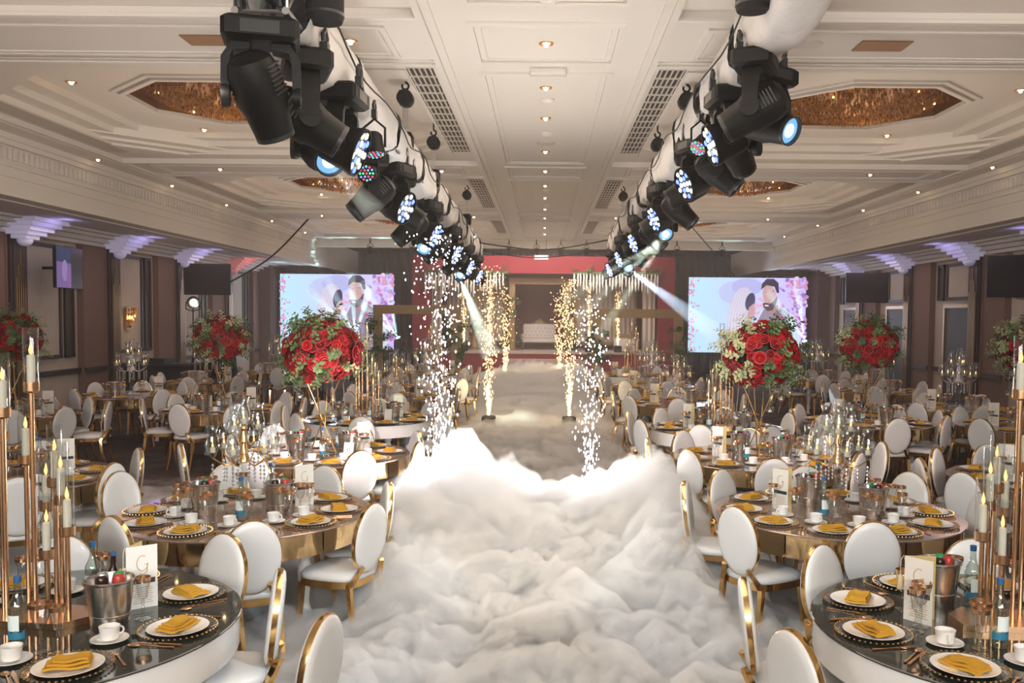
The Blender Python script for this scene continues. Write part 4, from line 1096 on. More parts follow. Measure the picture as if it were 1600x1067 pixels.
# chain hoists
def hoist(s, y, label, zc=4.68):
    t = thing('chain_hoist', label, 'hoist', (s*1.47, y, zc), 0, 'chain hoists above the trusses')
    MB().tube([(0, 0, 0), (0, 0, -.1)], .012, 6).build('hanger', 'fixture_grey', t)
    MB().tube([(.035*math.sin(a), 0, -.14+.035*math.cos(a)) for a in [i*PI/6 for i in range(11)]], .012, 6).build('hook', 'fixture_black', t)
    m = MB().lathe([(.001, -.085), (.075, -.085), (.085, -.07), (.085, .07), (.075, .085), (.001, .085)], 18); m.xf(Matrix.Translation((0, 0, -.27)) @ Matrix.Rotation(PI/2, 4, 'X'))
    m.box(-.05, .05, -.12, .12, -.33, -.21); m.build('motor', 'fixture_black', t)
    for q in range(-1, 2):
        c = MB()
        for k in range(9):
            z = -.37-.028*k; c.tube([(q*.022+.009*math.cos(a)*(k % 2), .009*math.cos(a)*(1-k % 2), z+.016*math.sin(a)) for a in [i*PI/3 for i in range(7)]], .003, 4)
        c.build('chain', 'aluminium', t, kind='stuff')
    MB().rings([[(-.06,-.05,-.62),(.06,-.05,-.62),(.06,.05,-.62),(-.06,.05,-.62)], [(-.085,-.06,-.66),(.085,-.06,-.66),(.085,.06,-.66),(-.085,.06,-.66)], [(-.08,-.06,-.80),(.08,-.06,-.80),(.08,.06,-.80),(-.08,.06,-.80)], [(-.03,-.03,-.88),(.03,-.03,-.88),(.03,.03,-.88),(-.03,.03,-.88)]], True).build('chain_bag', 'black_cloth', t, smooth=False)
for s, sd in ((-1, 'left-side'), (1, 'right-side')):
    for k, y in enumerate((9.5, 11.9, 17.0)): hoist(s, y, f'black chain hoist above the {sd} truss, {ORD[k]} from the camera')
    t = thing('hoist_sleeve', f'black cloth sleeve around the near hoist of the {sd} truss', 'hoist cover', (s*1.30, 5.35 if s < 0 else 5.75, 3.86 if s < 0 else 4.08))
    MB().lathe([(.001, 0), (.10, 0), (.11, .03), (.115, .4), (.12, .70)], 20).build('sleeve', 'black_cloth', t)
    MB().lathe([(.108, .03), (.114, .035), (.114, .05), (.109, .055)], 20).build('hem', 'fixture_grey', t)
# cables
def cable(pts, r, label): 
    out = []
    for k in range(len(pts)-1):
        a, b = Vector(pts[k]), Vector(pts[k+1])
        for i in range(8): out.append(a.lerp(b, i/8))
    out.append(Vector(pts[-1]))
    sm = out[:]
    for _ in range(12):
        sm = [sm[0]] + [(sm[i-1]+sm[i]*2+sm[i+1])/4 for i in range(1, len(sm)-1)] + [sm[-1]]
    return MB().tube(sm, r, 6).build('cable', 'black_rubber', None, label=label, cat='cable')
cable([(-5.9, 22.6, 4.56), (-6.9, 22.8, 3.55), (-8.05, 23.0, 2.95)], .022, 'thick black cable sagging from the ceiling to the left-wall television')
cable([(3.9, 25.0, 4.86), (4.7, 25.5, 4.1), (5.6, 26.5, 3.4)], .014, 'thin black cable slanting down towards the right-side screen')
cable([(-1.5, 19.7, 3.75), (0, 20.2, 3.58), (1.5, 19.7, 3.85)], .016, 'black cable slung across between the far ends of both trusses')
cable([(-1.5, 19.9, 3.6), (-.2, 20.5, 3.42), (1.5, 19.9, 3.65)], .012, 'thin lower cable slung between the far ends of both trusses')

# ------------------------------------------------------------------ screens, televisions, stands
def colored(name, polys, parent, y=0.0, strength=1.0, mname='screen_picture'):
    """flat picture of coloured polygons, each 0.6 mm in front of the one before; colours stored per face, shown by a screen emission material"""
    if mname not in MAT:
        m = bpy.data.materials.new(mname); m.use_nodes = True; nt = m.node_tree
        nt.nodes.remove(nt.nodes['Principled BSDF']); out = nt.nodes['Material Output']
        at = nt.nodes.new('ShaderNodeAttribute'); at.attribute_name = 'Col'; e = nt.nodes.new('ShaderNodeEmission'); e.inputs[1].default_value = strength
        nt.links.new(at.outputs['Color'], e.inputs[0]); nt.links.new(e.outputs[0], out.inputs['Surface']); MAT[mname] = m
    vs_, fs_, cs = [], [], []
    for k, (poly, col) in enumerate(polys):
        n = len(vs_); vs_ += [(p[0], y - .0006*(k+1), p[1]) for p in poly]; fs_.append(tuple(range(n, n+len(poly)))); cs.append(col)
    me = bpy.data.meshes.new(name); me.from_pydata(vs_, [], fs_); me.materials.append(MAT[mname])
    ca = me.color_attributes.new('Col', 'FLOAT_COLOR', 'CORNER'); i = 0
    for p, c in zip(me.polygons, cs):
        for _ in p.loop_indices: ca.data[i].color = (*c, 1); i += 1
    return put(name, me, parent)
def ell(cx, cz, rx, rz_, n=20, rot=0): return [(cx+rx*math.cos(a)*math.cos(rot)-rz_*math.sin(a)*math.sin(rot), cz+rx*math.cos(a)*math.sin(rot)+rz_*math.sin(a)*math.cos(rot)) for a in [2*PI*i/n for i in range(n)]]
def wedding_picture():
    """unit picture: x 0..1.5, z 0..1 (couple at the centre, blossom at both edges)"""
    r = random.Random(4); P = []
    for k in range(15): P.append(([(k*.1, 0), (k*.1+.1, 0), (k*.1+.1, 1), (k*.1, 1)], (.50+.012*k-.02*(k > 9), .78-.02*k, .92+.004*k)))
    P.append((ell(.62, .80, .24, .16), (.52, .56, .84))); P.append((ell(.75, .88, .2, .11), (.46, .46, .80)))
    for k in range(70):
        z = r.random(); x = abs(r.gauss(0, .05)); P.append((ell(x, z, .012, .016, 6, r.random()*3), (.62+.2*r.random(), .16+.2*r.random(), .50)))
    for k in range(150):
        x = 1.5-abs(r.gauss(0, .17)); z = r.random()**.7
        P.append((ell(x, z, r.uniform(.014, .035), r.uniform(.014, .035), 7, r.random()), r.choice(((.42, .28, .75), (.55, .40, .85), (.60, .16, .34), (.75, .55, .85), (.30, .16, .45), (.66, .25, .45)))))
    for k in range(26): P.append((ell(r.uniform(.78, .98), r.uniform(.52, .75), .02, .02, 6), (.78, .42, .55)))
    # bride: veil, hair, face
    P.append(([(.46, 0), (.47, .25), (.50, .52), (.56, .76), (.64, .86), (.73, .87), (.80, .80), (.83, .70), (.80, .55), (.76, .40), (.78, .2), (.80, 0)], (.62, .56, .70)))
    for k in range(6): P.append(([(.48+.045*k, 0), (.51+.035*k, .5), (.60+.03*k, .82), (.605+.03*k, .82), (.525+.035*k, .5), (.498+.045*k, 0)], (.74, .70, .82)))
    P.append((ell(.775, .68, .06, .12, 18, -.2), (.06, .05, .12)))
    P.append(([(.76, .60), (.82, .66), (.84, .58), (.83, .50), (.79, .44), (.74, .48)], (.56, .34, .38)))
    P.append(([(.74, .44), (.80, .42), (.84, .2), (.80, 0), (.66, 0), (.68, .3)], (.50, .44, .62)))
    # groom: shirt, waistcoat, neck, head, hair, beard
    P.append(([(.86, 0), (.85, .42), (.92, .58), (1.05, .62), (1.2, .60), (1.34, .5), (1.42, .2), (1.44, 0)], (.60, .72, .82)))
    P.append(([(.90, 0), (.88, .44), (.95, .58), (1.05, .60), (1.18, .60), (1.28, .52), (1.26, .3), (1.30, 0)], (.30, .24, .34)))
    P.append(([(1.0, .62), (1.13, .64), (1.14, .54), (1.06, .50), (1.0, .54)], (.40, .24, .24)))
    P.append((ell(1.02, .76, .085, .15, 22, .22), (.58, .34, .34)))
    P.append(([(.93, .66), (.95, .60), (1.0, .555), (1.06, .57), (1.11, .66), (1.12, .76), (1.08, .70), (1.03, .655), (.97, .67)], (.10, .06, .09)))
    P.append((ell(.985, .63, .03, .012, 10), (.80, .60, .60)))
    P.append(([(.91, .84), (.92, .92), (.98, .985), (1.07, .985), (1.13, .93), (1.14, .80), (1.11, .80), (1.08, .88), (.98, .90)], (.05, .035, .06)))
    P.append(([(.95, .80), (.99, .815), (.985, .805)], (.08, .05, .07))); P.append(([(1.03, .82), (1.08, .825), (1.07, .812)], (.08, .05, .07)))
    P.append(([(1.12, .45), (1.16, .48), (1.20, .45)], (.70, .06, .14)))
    return P
PIC = wedding_picture()
def led_screen(x0, x1, z0, z1, y, label):
    t = thing('led_screen', label, 'screen', ((x0+x1)/2, y, 0))
    w = x1-x0; h = z1-z0
    nx, nz = 6, 4; me = MB().cbox(0, .05, 0, w/nx-.004, .08, h/nz-.004, .004).mesh('screen_tile', 'screen_black')
    for i in range(nx):
        for j in range(nz): put('screen_tile', me, t, (-w/2+w*(i+.5)/nx, 0, z0+h*(j+.5)/nz))
    for sx in (-1, 1): MB().box(sx*w*.4-.03, sx*w*.4+.03, .1, .16, 0, z1).build('support_post', 'fixture_black', t)
    colored('picture', [([(-w/2 + p[0]*w/1.5, z0+p[1]*h) for p in poly], c) for poly, c in PIC], t, .008, 1.55)
    return t
led_screen(-8.88, -5.06, .98, 3.50, 30.2, 'large LED screen with a wedding portrait on the left-hand of the stage'.replace('left-hand of', 'left-side of'))
led_screen(4.86, 8.80, .98, 3.50, 30.2, 'large LED screen with a wedding portrait on the right-side of the stage')
light('screen_glow', 'AREA', (-7, 29.9, 2.2), (-5, 18, 1.2), 60, (.75, .85, 1.0), 3.6, 2.3); light('screen_glow', 'AREA', (6.8, 29.9, 2.2), (5, 18, 1.2), 60, (.75, .85, 1.0), 3.6, 2.3)
def television(loc, rz, w, h, label, pic=False, mount=(0, .3)):
    t = thing('wall_television', label, 'television', loc, rz, 'televisions on the walls')
    MB().cbox(0, 0, 0, w, .06, h, .008).build('bezel', 'screen_black', t)
    sc = MB().box(-w/2+.015, w/2-.015, -.032, -.03, -h/2+.015, h/2-.015).build('panel', 'screen_black', t)
    if pic: colored('picture', [([(-w/2+.015, -h/2+.015), (0.05, -h/2+.015), (0.05, h/2-.015), (-w/2+.015, h/2-.015)], (.045, .05, .10)), ([(-w/2+.015, -h/2+.015), (.05, -h/2+.015), (.05, .08), (-w/2+.015, .1)], (.16, .10, .24)), (ell(-.22, -.06, .12, .2), (.24, .17, .34)), (ell(-.05, -.18, .1, .2), (.20, .10, .26))], t, -.0325, 1.0)
    MB().box(-.1, .1, .03, .08, -.15, .15).build('bracket', 'fixture_black', t); MB().tube([(0, .06, 0), (*mount, 0)], .03, 6).build('mount_arm', 'fixture_black', t)
television((-8.95, 16.9, 2.98), math.radians(95), 1.15, .78, 'wall television showing a violet picture above the left-wall rose table', True, (.1, .5))
television((-8.62, 23.0, 3.02), .0, 1.2, .8, 'dark television hanging beside the tripod lamp on the left-wall', False, (-.3, .5))
television((9.0, 17.0, 2.98), -.05, 1.25, .8, 'dark television on the right-wall cut by the picture edge', False, (.3, .5))
television((8.62, 24.0, 2.98), -.05, 1.12, .8, 'dark television on the right-wall beside the big screen', False, (.4, .6))
# tripod lamp
def tripod(t, h, spread, z0=0):
    for k in range(3):
        a = k*2*PI/3+.5; MB().tube([(0, 0, h*.5), (spread*math.cos(a), spread*math.sin(a), 0)], .012, 6).build('tripod_leg', 'fixture_black', t)
    MB().tube([(0, 0, h*.3), (0, 0, h)], .016, 8).build('pole', 'fixture_black', t)
t = thing('follow_spot', 'round follow spot on a black tripod by the left-wall', 'stage light', (-8.45, 21.6, 0)); tripod(t, 2.3, .45)
hd = MB().lathe(HEAD['wash'], 20).build('head', 'fixture_black', t); hd.matrix_local = Matrix.Translation((0, 0, 2.42)) @ along((.45, -.85, -.12))
MB().lathe([(.001, .115), (.085, .11)], 18).build('lens', 'lens_warm', hd); MB().lathe([(.085, .11), (.13, .118)], 18).build('reflector', 'steel', hd)
MB().tube([(-.17, 0, 2.42), (-.17, 0, 2.25), (0, 0, 2.2), (.17, 0, 2.25), (.17, 0, 2.42)], .014, 6).build('bracket', 'fixture_black', t)
light('follow_light', 'SPOT', (-8.35, 21.4, 2.42), (0, 8, .9), 260, (1, .95, .82), .06, angle=16)
t = thing('speaker_stand', 'black tripod stand behind the third left-row rose table', 'tripod', (-4.1, 16.6, 0)); tripod(t, 1.5, .55); MB().cbox(0, 0, 1.62, .26, .24, .4, .03).build('loudspeaker', 'fixture_black', t)
t = thing('control_desk', 'black-draped control desk by the left-wall below the television', 'desk', (-8.5, 20.0, 0))
MB().box(-.75, .75, -.35, .35, .98, 1.03).build('desktop', 'ply_black', t); MB().box(-.74, .74, -.34, .34, 0, .98).build('skirt', 'black_cloth', t); MB().box(-.4, .1, -.2, .15, 1.03, 1.14).build('mixing_console', 'fixture_grey', t)
t = thing('covered_speaker', 'tall loudspeaker under a black cloth beside the control desk', 'speaker', (-7.35, 20.3, 0))
MB().lathe([(.42, 0), (.40, .6), (.36, 1.2), (.30, 1.45), (.2, 1.55), (.001, 1.57)], 18, sx=1, sy=.8).build('cloth', 'black_cloth', t); MB().lathe([(.3, .0), (.3, .03)], 12, cap=True).build('foot', 'ply_black', t)
# crystal wall sconce
for k, (s, y, lb) in enumerate(((-1, 20.35, 'amber crystal wall sconce on the beige left-wall panel'), (1, 13.2, 'amber crystal wall sconce on the right-wall panel'))):
    t = thing('wall_sconce', lb, 'wall lamp', (s*(XW-.06), y, 2.02)); MB().box(-.03 if s < 0 else -.03, .03, -.12, .12, -.25, .25).build('back_plate', 'gold', t)
    for q, (zz, r_) in enumerate(((.2, .17), (.08, .15), (-.04, .11), (-.16, .06))):
        m = MB()
        for i in range(9): a = -s*PI/2 + (i-4)*PI/9*1.0; a = (0 if s < 0 else PI) + (i-4)*PI/9; m.octa((r_*math.cos(a), r_*math.sin(a), zz), .022, .022, .07)
        m.build('crystal_tier', 'amber_crystal', t, smooth=False, kind='stuff')
    MB().ball((.06*-s, 0, .02), .05).build('lamp', 'amber_lamp', t); light('sconce_light', 'POINT', (s*(XW-.3), y, 2.05), None, 4, (1, .6, .25), .08)

# ------------------------------------------------------------------ stage dressing
def aty(px, py, y): return ((px-850)/1400*y, y, 2.15+(494-py)/1400*y)
def picture_frame(x0, x1, z0, z1, y, w, depth, name, label, cat, mat='antique_gold', foliage=None):
    t = thing(name, label, cat, ((x0+x1)/2, y, 0)); W = (x1-x0)/2
    for (a, b, c, d) in ((-W, W, z1-w, z1), (-W, -W+w, z0, z1-w), (W-w, W, z0, z1-w)):
        m = MB().box(a, b, -depth/2, depth/2, c, d); m.build('frame_rail', mat, t, smooth=False)
        if d-c < b-a: MB().box(a+w*.3, b-w*.3, -depth/2-.03, -depth/2, c+w*.3, d-w*.3).build('carved_bead', mat, t, smooth=False)
        else: MB().box(a+w*.3, b-w*.3, -depth/2-.03, -depth/2, c, d-w*.3).build('carved_bead', mat, t, smooth=False)
    for s in (-1, 1): MB().box(s*(W-w/2)-w*.9, s*(W-w/2)+w*.9, -.3, .3, 0, .06).build('foot', mat, t, smooth=False)
    if foliage:
        r = random.Random(int(x0*10))
        for k in range(foliage):
            s = -1 if k % 2 else 1; z = r.uniform(.9, z1*.8)
            put('foliage_sprig', SPRIGS[1 + 2*(k % 3)], t, (s*(W-w/2)+r.uniform(-.12, .12), -depth/2-.04, z), (r.uniform(.6, 2.2), r.uniform(-1, 1), r.random()*6), r.uniform(1.4, 2.2))
    return t
picture_frame(-4.6, -2.25, 0, 2.42, 24.2, .24, .14, 'gold_arch_frame', 'tall gold picture-frame arch on the left-side of the aisle', 'frame', foliage=46)
picture_frame(1.3, 3.75, 0, 2.36, 24.2, .24, .14, 'gold_arch_frame', 'tall gold picture-frame arch on the right-side of the aisle', 'frame', foliage=46)
picture_frame(-1.25, .95, .93, 3.5, 32.0, .22, .14, 'stage_portal', 'gold-framed opening at the middle of the stage backdrop', 'frame', foliage=40)
def pleats(x0, x1, z0, z1, y, label, name='pleated_drape', mat='drape_cream', frame=True):
    t = thing(name, label, 'drape', ((x0+x1)/2, y, 0)); W = x1-x0; n = int(W/.035)
    pts = [(-W/2+W*i/n, .035*math.sin(i*1.35)+.012*math.sin(i*.47)) for i in range(n+1)]
    m = MB().rings([[(x, yy, z) for x, yy in pts] for z in (z0, z1)], closed=False); m.rings([[(x, yy+.015, z) for x, yy in reversed(pts)] for z in (z0, z1)], closed=False); m.build('cloth', mat, t)
    if frame:
        for (a, b, c, d) in ((-W/2-.1, W/2+.1, z1, z1+.12), (-W/2-.1, -W/2, z0, z1), (W/2, W/2+.1, z0, z1), (-W/2-.1, W/2+.1, z0, z0+.12)): MB().box(a, b, -.08, 0, c, d).build('gold_moulding', 'antique_gold', t, smooth=False)
pleats(-3.5, -1.5, 1.1, 3.3, 33.2, 'cream pleated drape in a gold frame on the left-side of the stage backdrop')
pleats(1.2, 3.3, 1.1, 3.3, 33.2, 'cream pleated drape in a gold frame on the right-side of the stage backdrop')
pleats(3.45, 3.9, .95, 3.5, 31.6, 'narrow cream curtain at the right-side red leg of the stage', frame=False); pleats(-3.95, -3.6, .95, 3.5, 31.6, 'narrow cream curtain at the left-side red leg of the stage', frame=False)
def garland(x0, x1, z, y, label, seed):
    t = thing('floral_garland', label, 'garland', ((x0+x1)/2, y, z)); r = random.Random(seed); W = x1-x0
    MB().tube([(-W/2, 0, 0), (W/2, 0, 0)], .06, 8).build('garland_core', 'leaf_green', t)
    for k in range(int(W*9)):
        put('foliage_sprig', SPRIGS[1 + 2*(k % 3)], t, (-W/2+W*r.random(), -.05, r.uniform(-.02, .06)), (r.uniform(-.8, 1.8), r.uniform(-1, 1), 0), r.uniform(.9, 1.3))
    for k in range(int(W/.11)):
        x = -W/2 + .05 + .11*k + r.uniform(-.02, .02); L = r.uniform(.42, .72) + (.15 if k % 5 == 0 else 0)
        m = MB().tube([(x+r.uniform(-.01, .01), -.06, -L*q/6) for q in range(7)], [.02, .034, .03, .036, .03, .026, .01], 6)
        m.build('hanging_strand', 'garland_white', t)
garland(-4.1, -1.25, 3.62, 30.85, 'white hanging flower garland along the left-side of the stage valance', 1); garland(.98, 4.0, 3.62, 30.85, 'white hanging flower garland along the right-side of the stage valance', 2)
# tufted sofa with crest
t = thing('tufted_sofa', 'white tufted sofa with carved crest at the middle of the stage', 'sofa', (-.17, 33.0, .93))
MB().cbox(0, 0, .33, 1.25, .55, .16, .03).build('seat', 'sofa_white', t); MB().cbox(0, .26, .66, 1.2, .12, .56, .04).build('backrest', 'sofa_white', t)
bt = MB().ball((0, 0, 0), .018, 6, 4).mesh('button', 'antique_gold')
for i in range(8):
    for j in range(3): put('button', bt, t, (-.49+.14*i+(.07 if j % 2 else 0), .198, .52+.13*j))
for s in (-1, 1):
    MB().cbox(s*.62, 0, .46, .1, .52, .2, .03).build('armrest', 'sofa_white', t)
    for y in (-.2, .22): MB().tube([(s*.56, y, .26), (s*.6, y-.02, .12), (s*.57, y, 0)], [.035, .025, .02], 7).build('leg', 'antique_gold', t)
MB().rings([[(-.6+1.2*i/24, yy, .94+(.17*math.exp(-((i-12)/3.2)**2))+.025*abs(math.sin(i*.8))) for i in range(25)] for yy in (.2, .32)] + [[(-.6+1.2*i/24, .32, .90) for i in range(25)], [(-.6+1.2*i/24, .2, .90) for i in range(25)]], closed=False).build('carved_crest', 'antique_gold', t)
for x, lb in ((-1.75, 'left-side'), (1.25, 'right-side')):
    t = thing('throne_chair', f'white tufted throne chair with gold crest on the {lb} of the sofa', 'chair', (x, 33.1, .93))
    MB().cbox(0, 0, .36, .6, .5, .16, .03).build('seat', 'sofa_white', t); MB().cbox(0, .24, .8, .55, .1, .78, .05).build('backrest', 'sofa_white', t)
    MB().rings([[(-.3+.6*i/12, yy, 1.17+.14*math.exp(-((i-6)/2.2)**2)) for i in range(13)] for yy in (.18, .3)] + [[(-.3+.6*i/12, .3, 1.14) for i in range(13)]], closed=False).build('carved_crest', 'antique_gold', t)
    for s in (-1, 1):
        MB().cbox(s*.3, 0, .56, .07, .45, .08, .02).build('armrest', 'antique_gold', t)
        for y in (-.2, .2): MB().tube([(s*.26, y, .28), (s*.29, y, .14), (s*.26, y, 0)], [.03, .024, .018], 7).build('leg', 'antique_gold', t)
t = thing('pedestal_urn', 'dark carved pedestal with an urn on the left-side of the stage', 'pedestal', (-2.5, 32.2, .93))
MB().lathe([(.24, 0), (.24, .05), (.17, .1), (.13, .2), (.15, .5), (.2, .56), (.22, .62), (.001, .62)], 18).build('column', 'antique_gold', t); MB().lathe([(.1, .62), (.06, .68), (.14, .78), (.16, .86), (.1, .93), (.07, 1.0), (.09, 1.06), (.001, 1.1)], 16).build('urn', 'dark_wood', t)
t = thing('stage_plinth', 'white plinth with gold frame on the right-side of the stage', 'plinth', (2.9, 31.6, .93))
MB().cbox(0, 0, .26, .85, .45, .5, .02).build('block', 'sofa_white', t); MB().box(-.42, .42, -.26, -.23, .5, .62).build('gold_rail', 'antique_gold', t)
# white rectangular exit sign above the stage, lights on the bulkhead
t = thing('exit_sign', 'white glowing rectangular sign hung above the middle of the stage', 'sign', (-.1, 28.4, 4.0)); MB().cbox(0, 0, 0, .46, .06, .16, .01).build('box', 'white_gloss', t); MB().box(-.21, .21, -.034, -.03, -.065, .065).build('lit_face', 'exit_glow', t)
for s in (-1, 1): MB().tube([(s*.15, 0, .08), (s*.15, 0, .56)], .006, 5).build('hanger', 'fixture_grey', t)
for k, x in enumerate((-5.4, -4.1, -1.1, -.25, .5, 1.3, 4.1, 5.5)):
    fixture('par', x, 27.9, (0, .6, -.8), f'small black stage light under the end beam, {ORD[k]} from the left-side', zt=4.32)
# floor beam lights before the screens
for (x, lb) in ((-6.05, 'before the left-side screen centre'), (-4.7, 'beside the left-side screen edge'), (8.55, 'before the right-side screen edge')):
    t = thing('flight_case', f'black flight case carrying a beam light {lb}', 'case', (x, 29.3, 0)); MB().cbox(0, 0, .45, .6, .5, .9, .02).build('case_body', 'ply_black', t)
    for s in (-1, 1): MB().box(s*.3-.015, s*.3+.015, -.26, .26, 0.01, .9).build('corner_rail', 'aluminium', t)
    t = thing('moving_head_light', f'beam light standing {lb} throwing a teal fan', 'stage light', (x, 29.3, .9))
    MB().cbox(0, 0, .06, .36, .26, .12, .02).build('base', 'fixture_black', t)
    for m in YOKE: o = put('yoke_arm', m, t, (0, 0, .06), (PI, 0, 0))
    h = put('head', head_me['beam'], t); h.matrix_local = Matrix.Translation((0, 0, .36)) @ along((-.25, -.5, .75)); MB().lathe([(.001, .19), (.082, .186)], 18).build('lens', 'lens_bright', h)

# ------------------------------------------------------------------ spark fountains
def fountain(x, y, z0, h, n, mat, spread, size, label, seed, machine=True, glowp=0, gc=(1, .97, .94)):
    r = random.Random(seed)
    t = thing('spark_machine', label, 'spark machine', (x, y, z0), 0, 'spark machines along the aisle')
    MB().cbox(0, 0, .11, .26, .26, .22, .02).build('body', 'fixture_black', t)
    MB().lathe([(.05, .22), (.05, .235), (.03, .236), (.03, .222)], 14).build('nozzle', 'fixture_grey', t)
    MB().box(-.05, .05, -.134, -.13, .06, .12).build('display', 'led_green' if False else 'fixture_grey', t)
    m = MB()
    for k in range(n):
        f = r.random()**2.1 if r.random() < .72 else r.random()
        zz = .24 + (h-.24)*f
        wd = .012 + spread*(f**.8)
        rx, ry = r.gauss(0, wd*.55), r.gauss(0, wd*.55)
        s_ = size*r.uniform(.45, 1.25)*(1.0 if f > .15 else 1.3)
        st = 1.0 + 2.6*(1-f)*r.random()
        m.octa((rx, ry, zz), s_*.75, s_*.75, s_*st)
    m.build('sparks', mat, t, smooth=False, kind='stuff')
    if glowp: light('spark_glow', 'POINT', (x, y-(.3 if glowp > 40 else .05), z0+.72), None, glowp, gc, .2)
fountain(-1.02, 8.75, 0, 2.95, 900, 'spark_white', .30, .0095, 'spark machine lost in the smoke, throwing a white fountain on the left-side of the aisle', 1, glowp=230)
fountain(.47, 9.0, 0, 2.35, 520, 'spark_white', .20, .009, 'spark machine lost in the smoke, throwing a white fountain on the right-side of the aisle', 2, glowp=80)
fountain(-1.05, 17.2, 0, 3.1, 620, 'spark_gold', .22, .0125, 'black spark machine with gold fountain halfway along the aisle, left-side one', 3, glowp=30, gc=(1, .8, .5))
fountain(.50, 17.2, 0, 2.9, 560, 'spark_gold', .2, .0125, 'black spark machine with gold fountain halfway along the aisle, right-side one', 4, glowp=30, gc=(1, .8, .5))
fountain(-1.18, 27.6, 0, 3.0, 420, 'spark_gold', .28, .017, 'spark machine with gold fountain at the left-side foot of the stage steps', 5, glowp=25, gc=(1, .75, .45))
fountain(.5, 27.6, 0, 3.0, 420, 'spark_gold', .28, .017, 'spark machine with gold fountain at the right-side foot of the stage steps', 6, glowp=25, gc=(1, .75, .45))
for k, (px, lb) in enumerate(((-2.75, 'far left-side'), (-1.85, 'left-side'), (1.55, 'right-side'), (2.55, 'far right-side'))):
    fountain(px, 30.85, .93, 2.45 if k in (1, 2) else 2.1, 230, 'spark_gold', .11, .016, f'spark machine with slim gold fountain on the {lb} stage edge', 10+k)

# ------------------------------------------------------------------ low smoke rolling along the aisle
from mathutils import noise as NZ
def sstep(a, b, v): t = max(0, min(1, (v-a)/(b-a))); return t*t*(3-2*t)
def turb(x, y, z=0.0, oct_=4):
    s_, a, f = 0, 1, 1
    for _ in range(oct_):
        s_ += a*min(1, abs(NZ.noise(Vector((x*f+3.1, y*f, z+f))))*2.4); a *= .52; f *= 2.05
    return s_/1.5            # about 0..1, rounded puffs with creases between
def fog_h(x, y):
    ax = abs(x-.05)
    aisle = 1-sstep(.85, 1.9, ax)
    tb = turb(x*1.5, y*1.2); fine = turb(x*5.0+7, y*4.2, 2.0, 3)
    near = sstep(2.2, 3.2, y)
    h = aisle*(.07+.13*tb+.11*fine)*near*(1-.35*sstep(9.2, 10.4, y)*(1-sstep(17, 25, y)))
    # billows around the first pair of fountains
    big = turb(x*1.25+11, y*.9, 5.0); med = turb(x*3.0, y*2.4, 9.0, 3)
    bx_ = .62*math.exp(-((x+.78)/.62)**2) + .50*math.exp(-((x-1.05)/.50)**2) + .16*math.exp(-((x-.1)/.5)**2)
    by_ = sstep(5.2, 8.3, y)*(1-sstep(8.6, 9.7, y+.7*(big-.5)))
    h += bx_*by_*(.62+.55*big+.22*med)
    # tongues reaching under the tables
    lt = sstep(-6.8, -5.2, x)*(1-sstep(-1.3, -.6, x))*sstep(5.2, 6.6, y)*(1-sstep(9.6, 12, y))
    h += lt*(.05+.10*tb)
    h += .08*(1-sstep(1.6, 3.2, ax))*near*tb
    h -= .16*sstep(.55, 1.5, x)*(1-sstep(4.6, 5.6, y))*(.4+.6*fine)
    far = sstep(20, 26, y)*(1-sstep(1.7, 3.2, ax))
    h += far*(.13+.2*tb)
    return max(h, 0)
xs = [-6.8+.065*i for i in range(150)]; ys = []
y = 2.2
while y < 29.6: ys.append(y); y += .05 + .012*max(0, y-3)*.35
tv, NXg = [], len(xs)
for yy in ys:
    for xx in xs: tv.append((xx, yy, fog_h(xx, yy)))
keep = {}
fv, ff = [], []
def vid(i, top):
    k = (i, top)
    if k not in keep:
        keep[k] = len(fv); x_, y_, h_ = tv[i]; fv.append((x_, y_, .012+h_ if top else .011))
    return keep[k]
cells = set()
for j in range(len(ys)-1):
    for i in range(NXg-1):
        q = (j*NXg+i, j*NXg+i+1, (j+1)*NXg+i+1, (j+1)*NXg+i)
        if max(tv[k][2] for k in q) > .018: cells.add((j, i))
for (j, i) in cells:
    q = (j*NXg+i, j*NXg+i+1, (j+1)*NXg+i+1, (j+1)*NXg+i)
    ff.append(tuple(vid(k, True) for k in q)); ff.append(tuple(vid(k, False) for k in reversed(q)))
    for (dj, di, a, b) in ((-1, 0, 0, 1), (0, 1, 1, 2), (1, 0, 2, 3), (0, -1, 3, 0)):
        if (j+dj, i+di) not in cells: ff.append((vid(q[b], True), vid(q[a], True), vid(q[a], False), vid(q[b], False)))
me = bpy.data.meshes.new('floor_smoke'); me.from_pydata(fv, [], ff); me.materials.append(MAT['floor_fog'])
me.polygons.foreach_set('use_smooth', [True]*len(me.polygons))
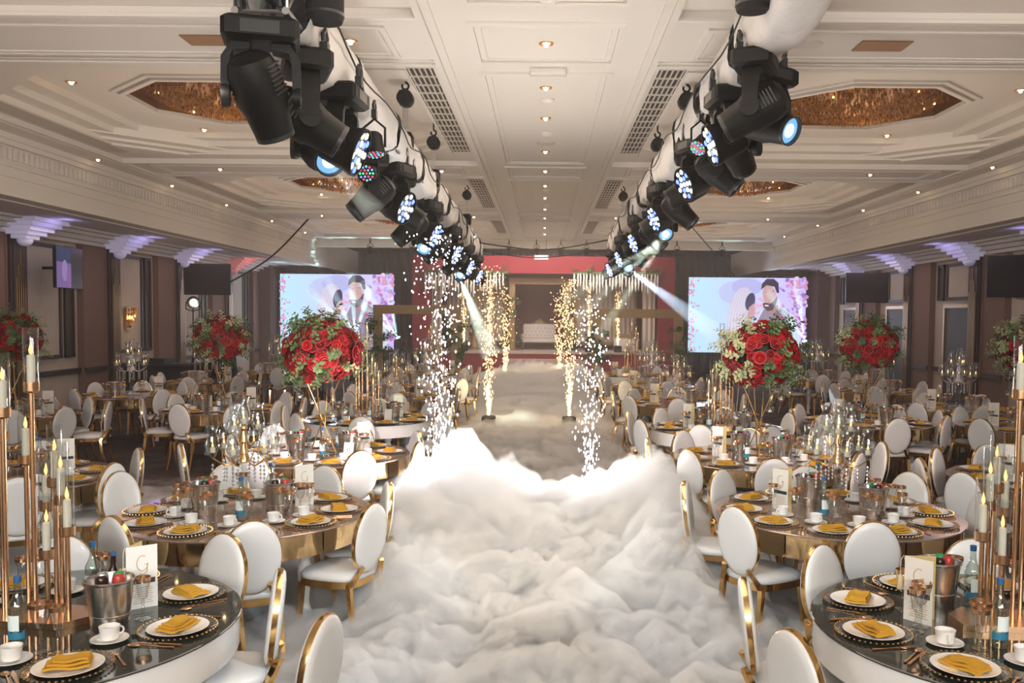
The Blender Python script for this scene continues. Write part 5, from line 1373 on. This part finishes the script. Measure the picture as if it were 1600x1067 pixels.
put('floor_smoke', me, label='thick white smoke rolling low along the aisle and under the tables', cat='smoke', kind='stuff')

# ------------------------------------------------------------------ light beams standing in the haze
scatter('beam_haze', (1, 1, 1), .5, .2)
scatter('stage_haze', (1, .95, .92), .008, .2)
MB().box(-9.0, 9.0, 19.5, 34.4, .5, 4.25).build('stage_haze', 'stage_haze', None, label='thin milky haze hanging before the stage', cat='haze', kind='stuff')
def beam(a, d, L, ang, power, color, label):
    a = Vector(a); d = Vector(d).normalized(); r1 = L*math.tan(math.radians(ang/2))
    m = MB().lathe([(.03, 0), (r1, L)], 16, cap=True); o = m.build('light_beam', 'beam_haze', None, label=label, cat='light beam', kind='stuff')
    o.matrix_world = Matrix.Translation(a) @ along(d)
    light('beam_lamp', 'SPOT', a - d*.02, a + d, power*16, color, .03, angle=ang, blend=.1)
GR, BL, TL = (.80, 1.0, .82), (.62, .80, 1.0), (.60, 1.0, 1.0)
def lens_of(words): 
    k = [q for q in LENS if all(w in q for w in words)][0]; return LENS[k]
p, d = lens_of(('throwing a pale green',)); beam(p, d, 1.0, 9, 40, GR, 'pale green light beam leaving the left-side truss near the camera')
p, d = lens_of(('glowing lens', 'fifth', 'left-side')); beam(p, (.38, -.1, -.92), 1.7, 14, 160, GR, 'pale green light beam below the far end of the left-side truss')
p, d = lens_of(('glowing lens', 'third', 'right-side'))
for k, dx in enumerate((-.95, -.68, -.42)): beam(p, (dx, -.1, -.62), 1.7, 6, 120, GR, f'pale green light beam fanning from the right-side truss, {ORD[k]} from the aisle')
p, d = lens_of(('glowing lens', 'fifth', 'right-side')); beam(p, (.85, -.1, -.62), 2.2, 12, 200, BL, 'blue light beam slanting outward from the right-side truss')
for (x, lb, ds) in ((-6.05, 'left-side screen centre', (-.75, -.35, .0, .3)), (-4.7, 'left-side screen edge', (-.85, -.5, -.1)), (8.55, 'right-side screen edge', (-.7, -.2))):
    for k, dx in enumerate(ds):
        beam((x-.08, 29.12, 1.47), (dx, -.25, .8), 2.1, 9, 130, TL, f'teal light beam fanning up before the {lb}, {ORD[k]} from the wall')
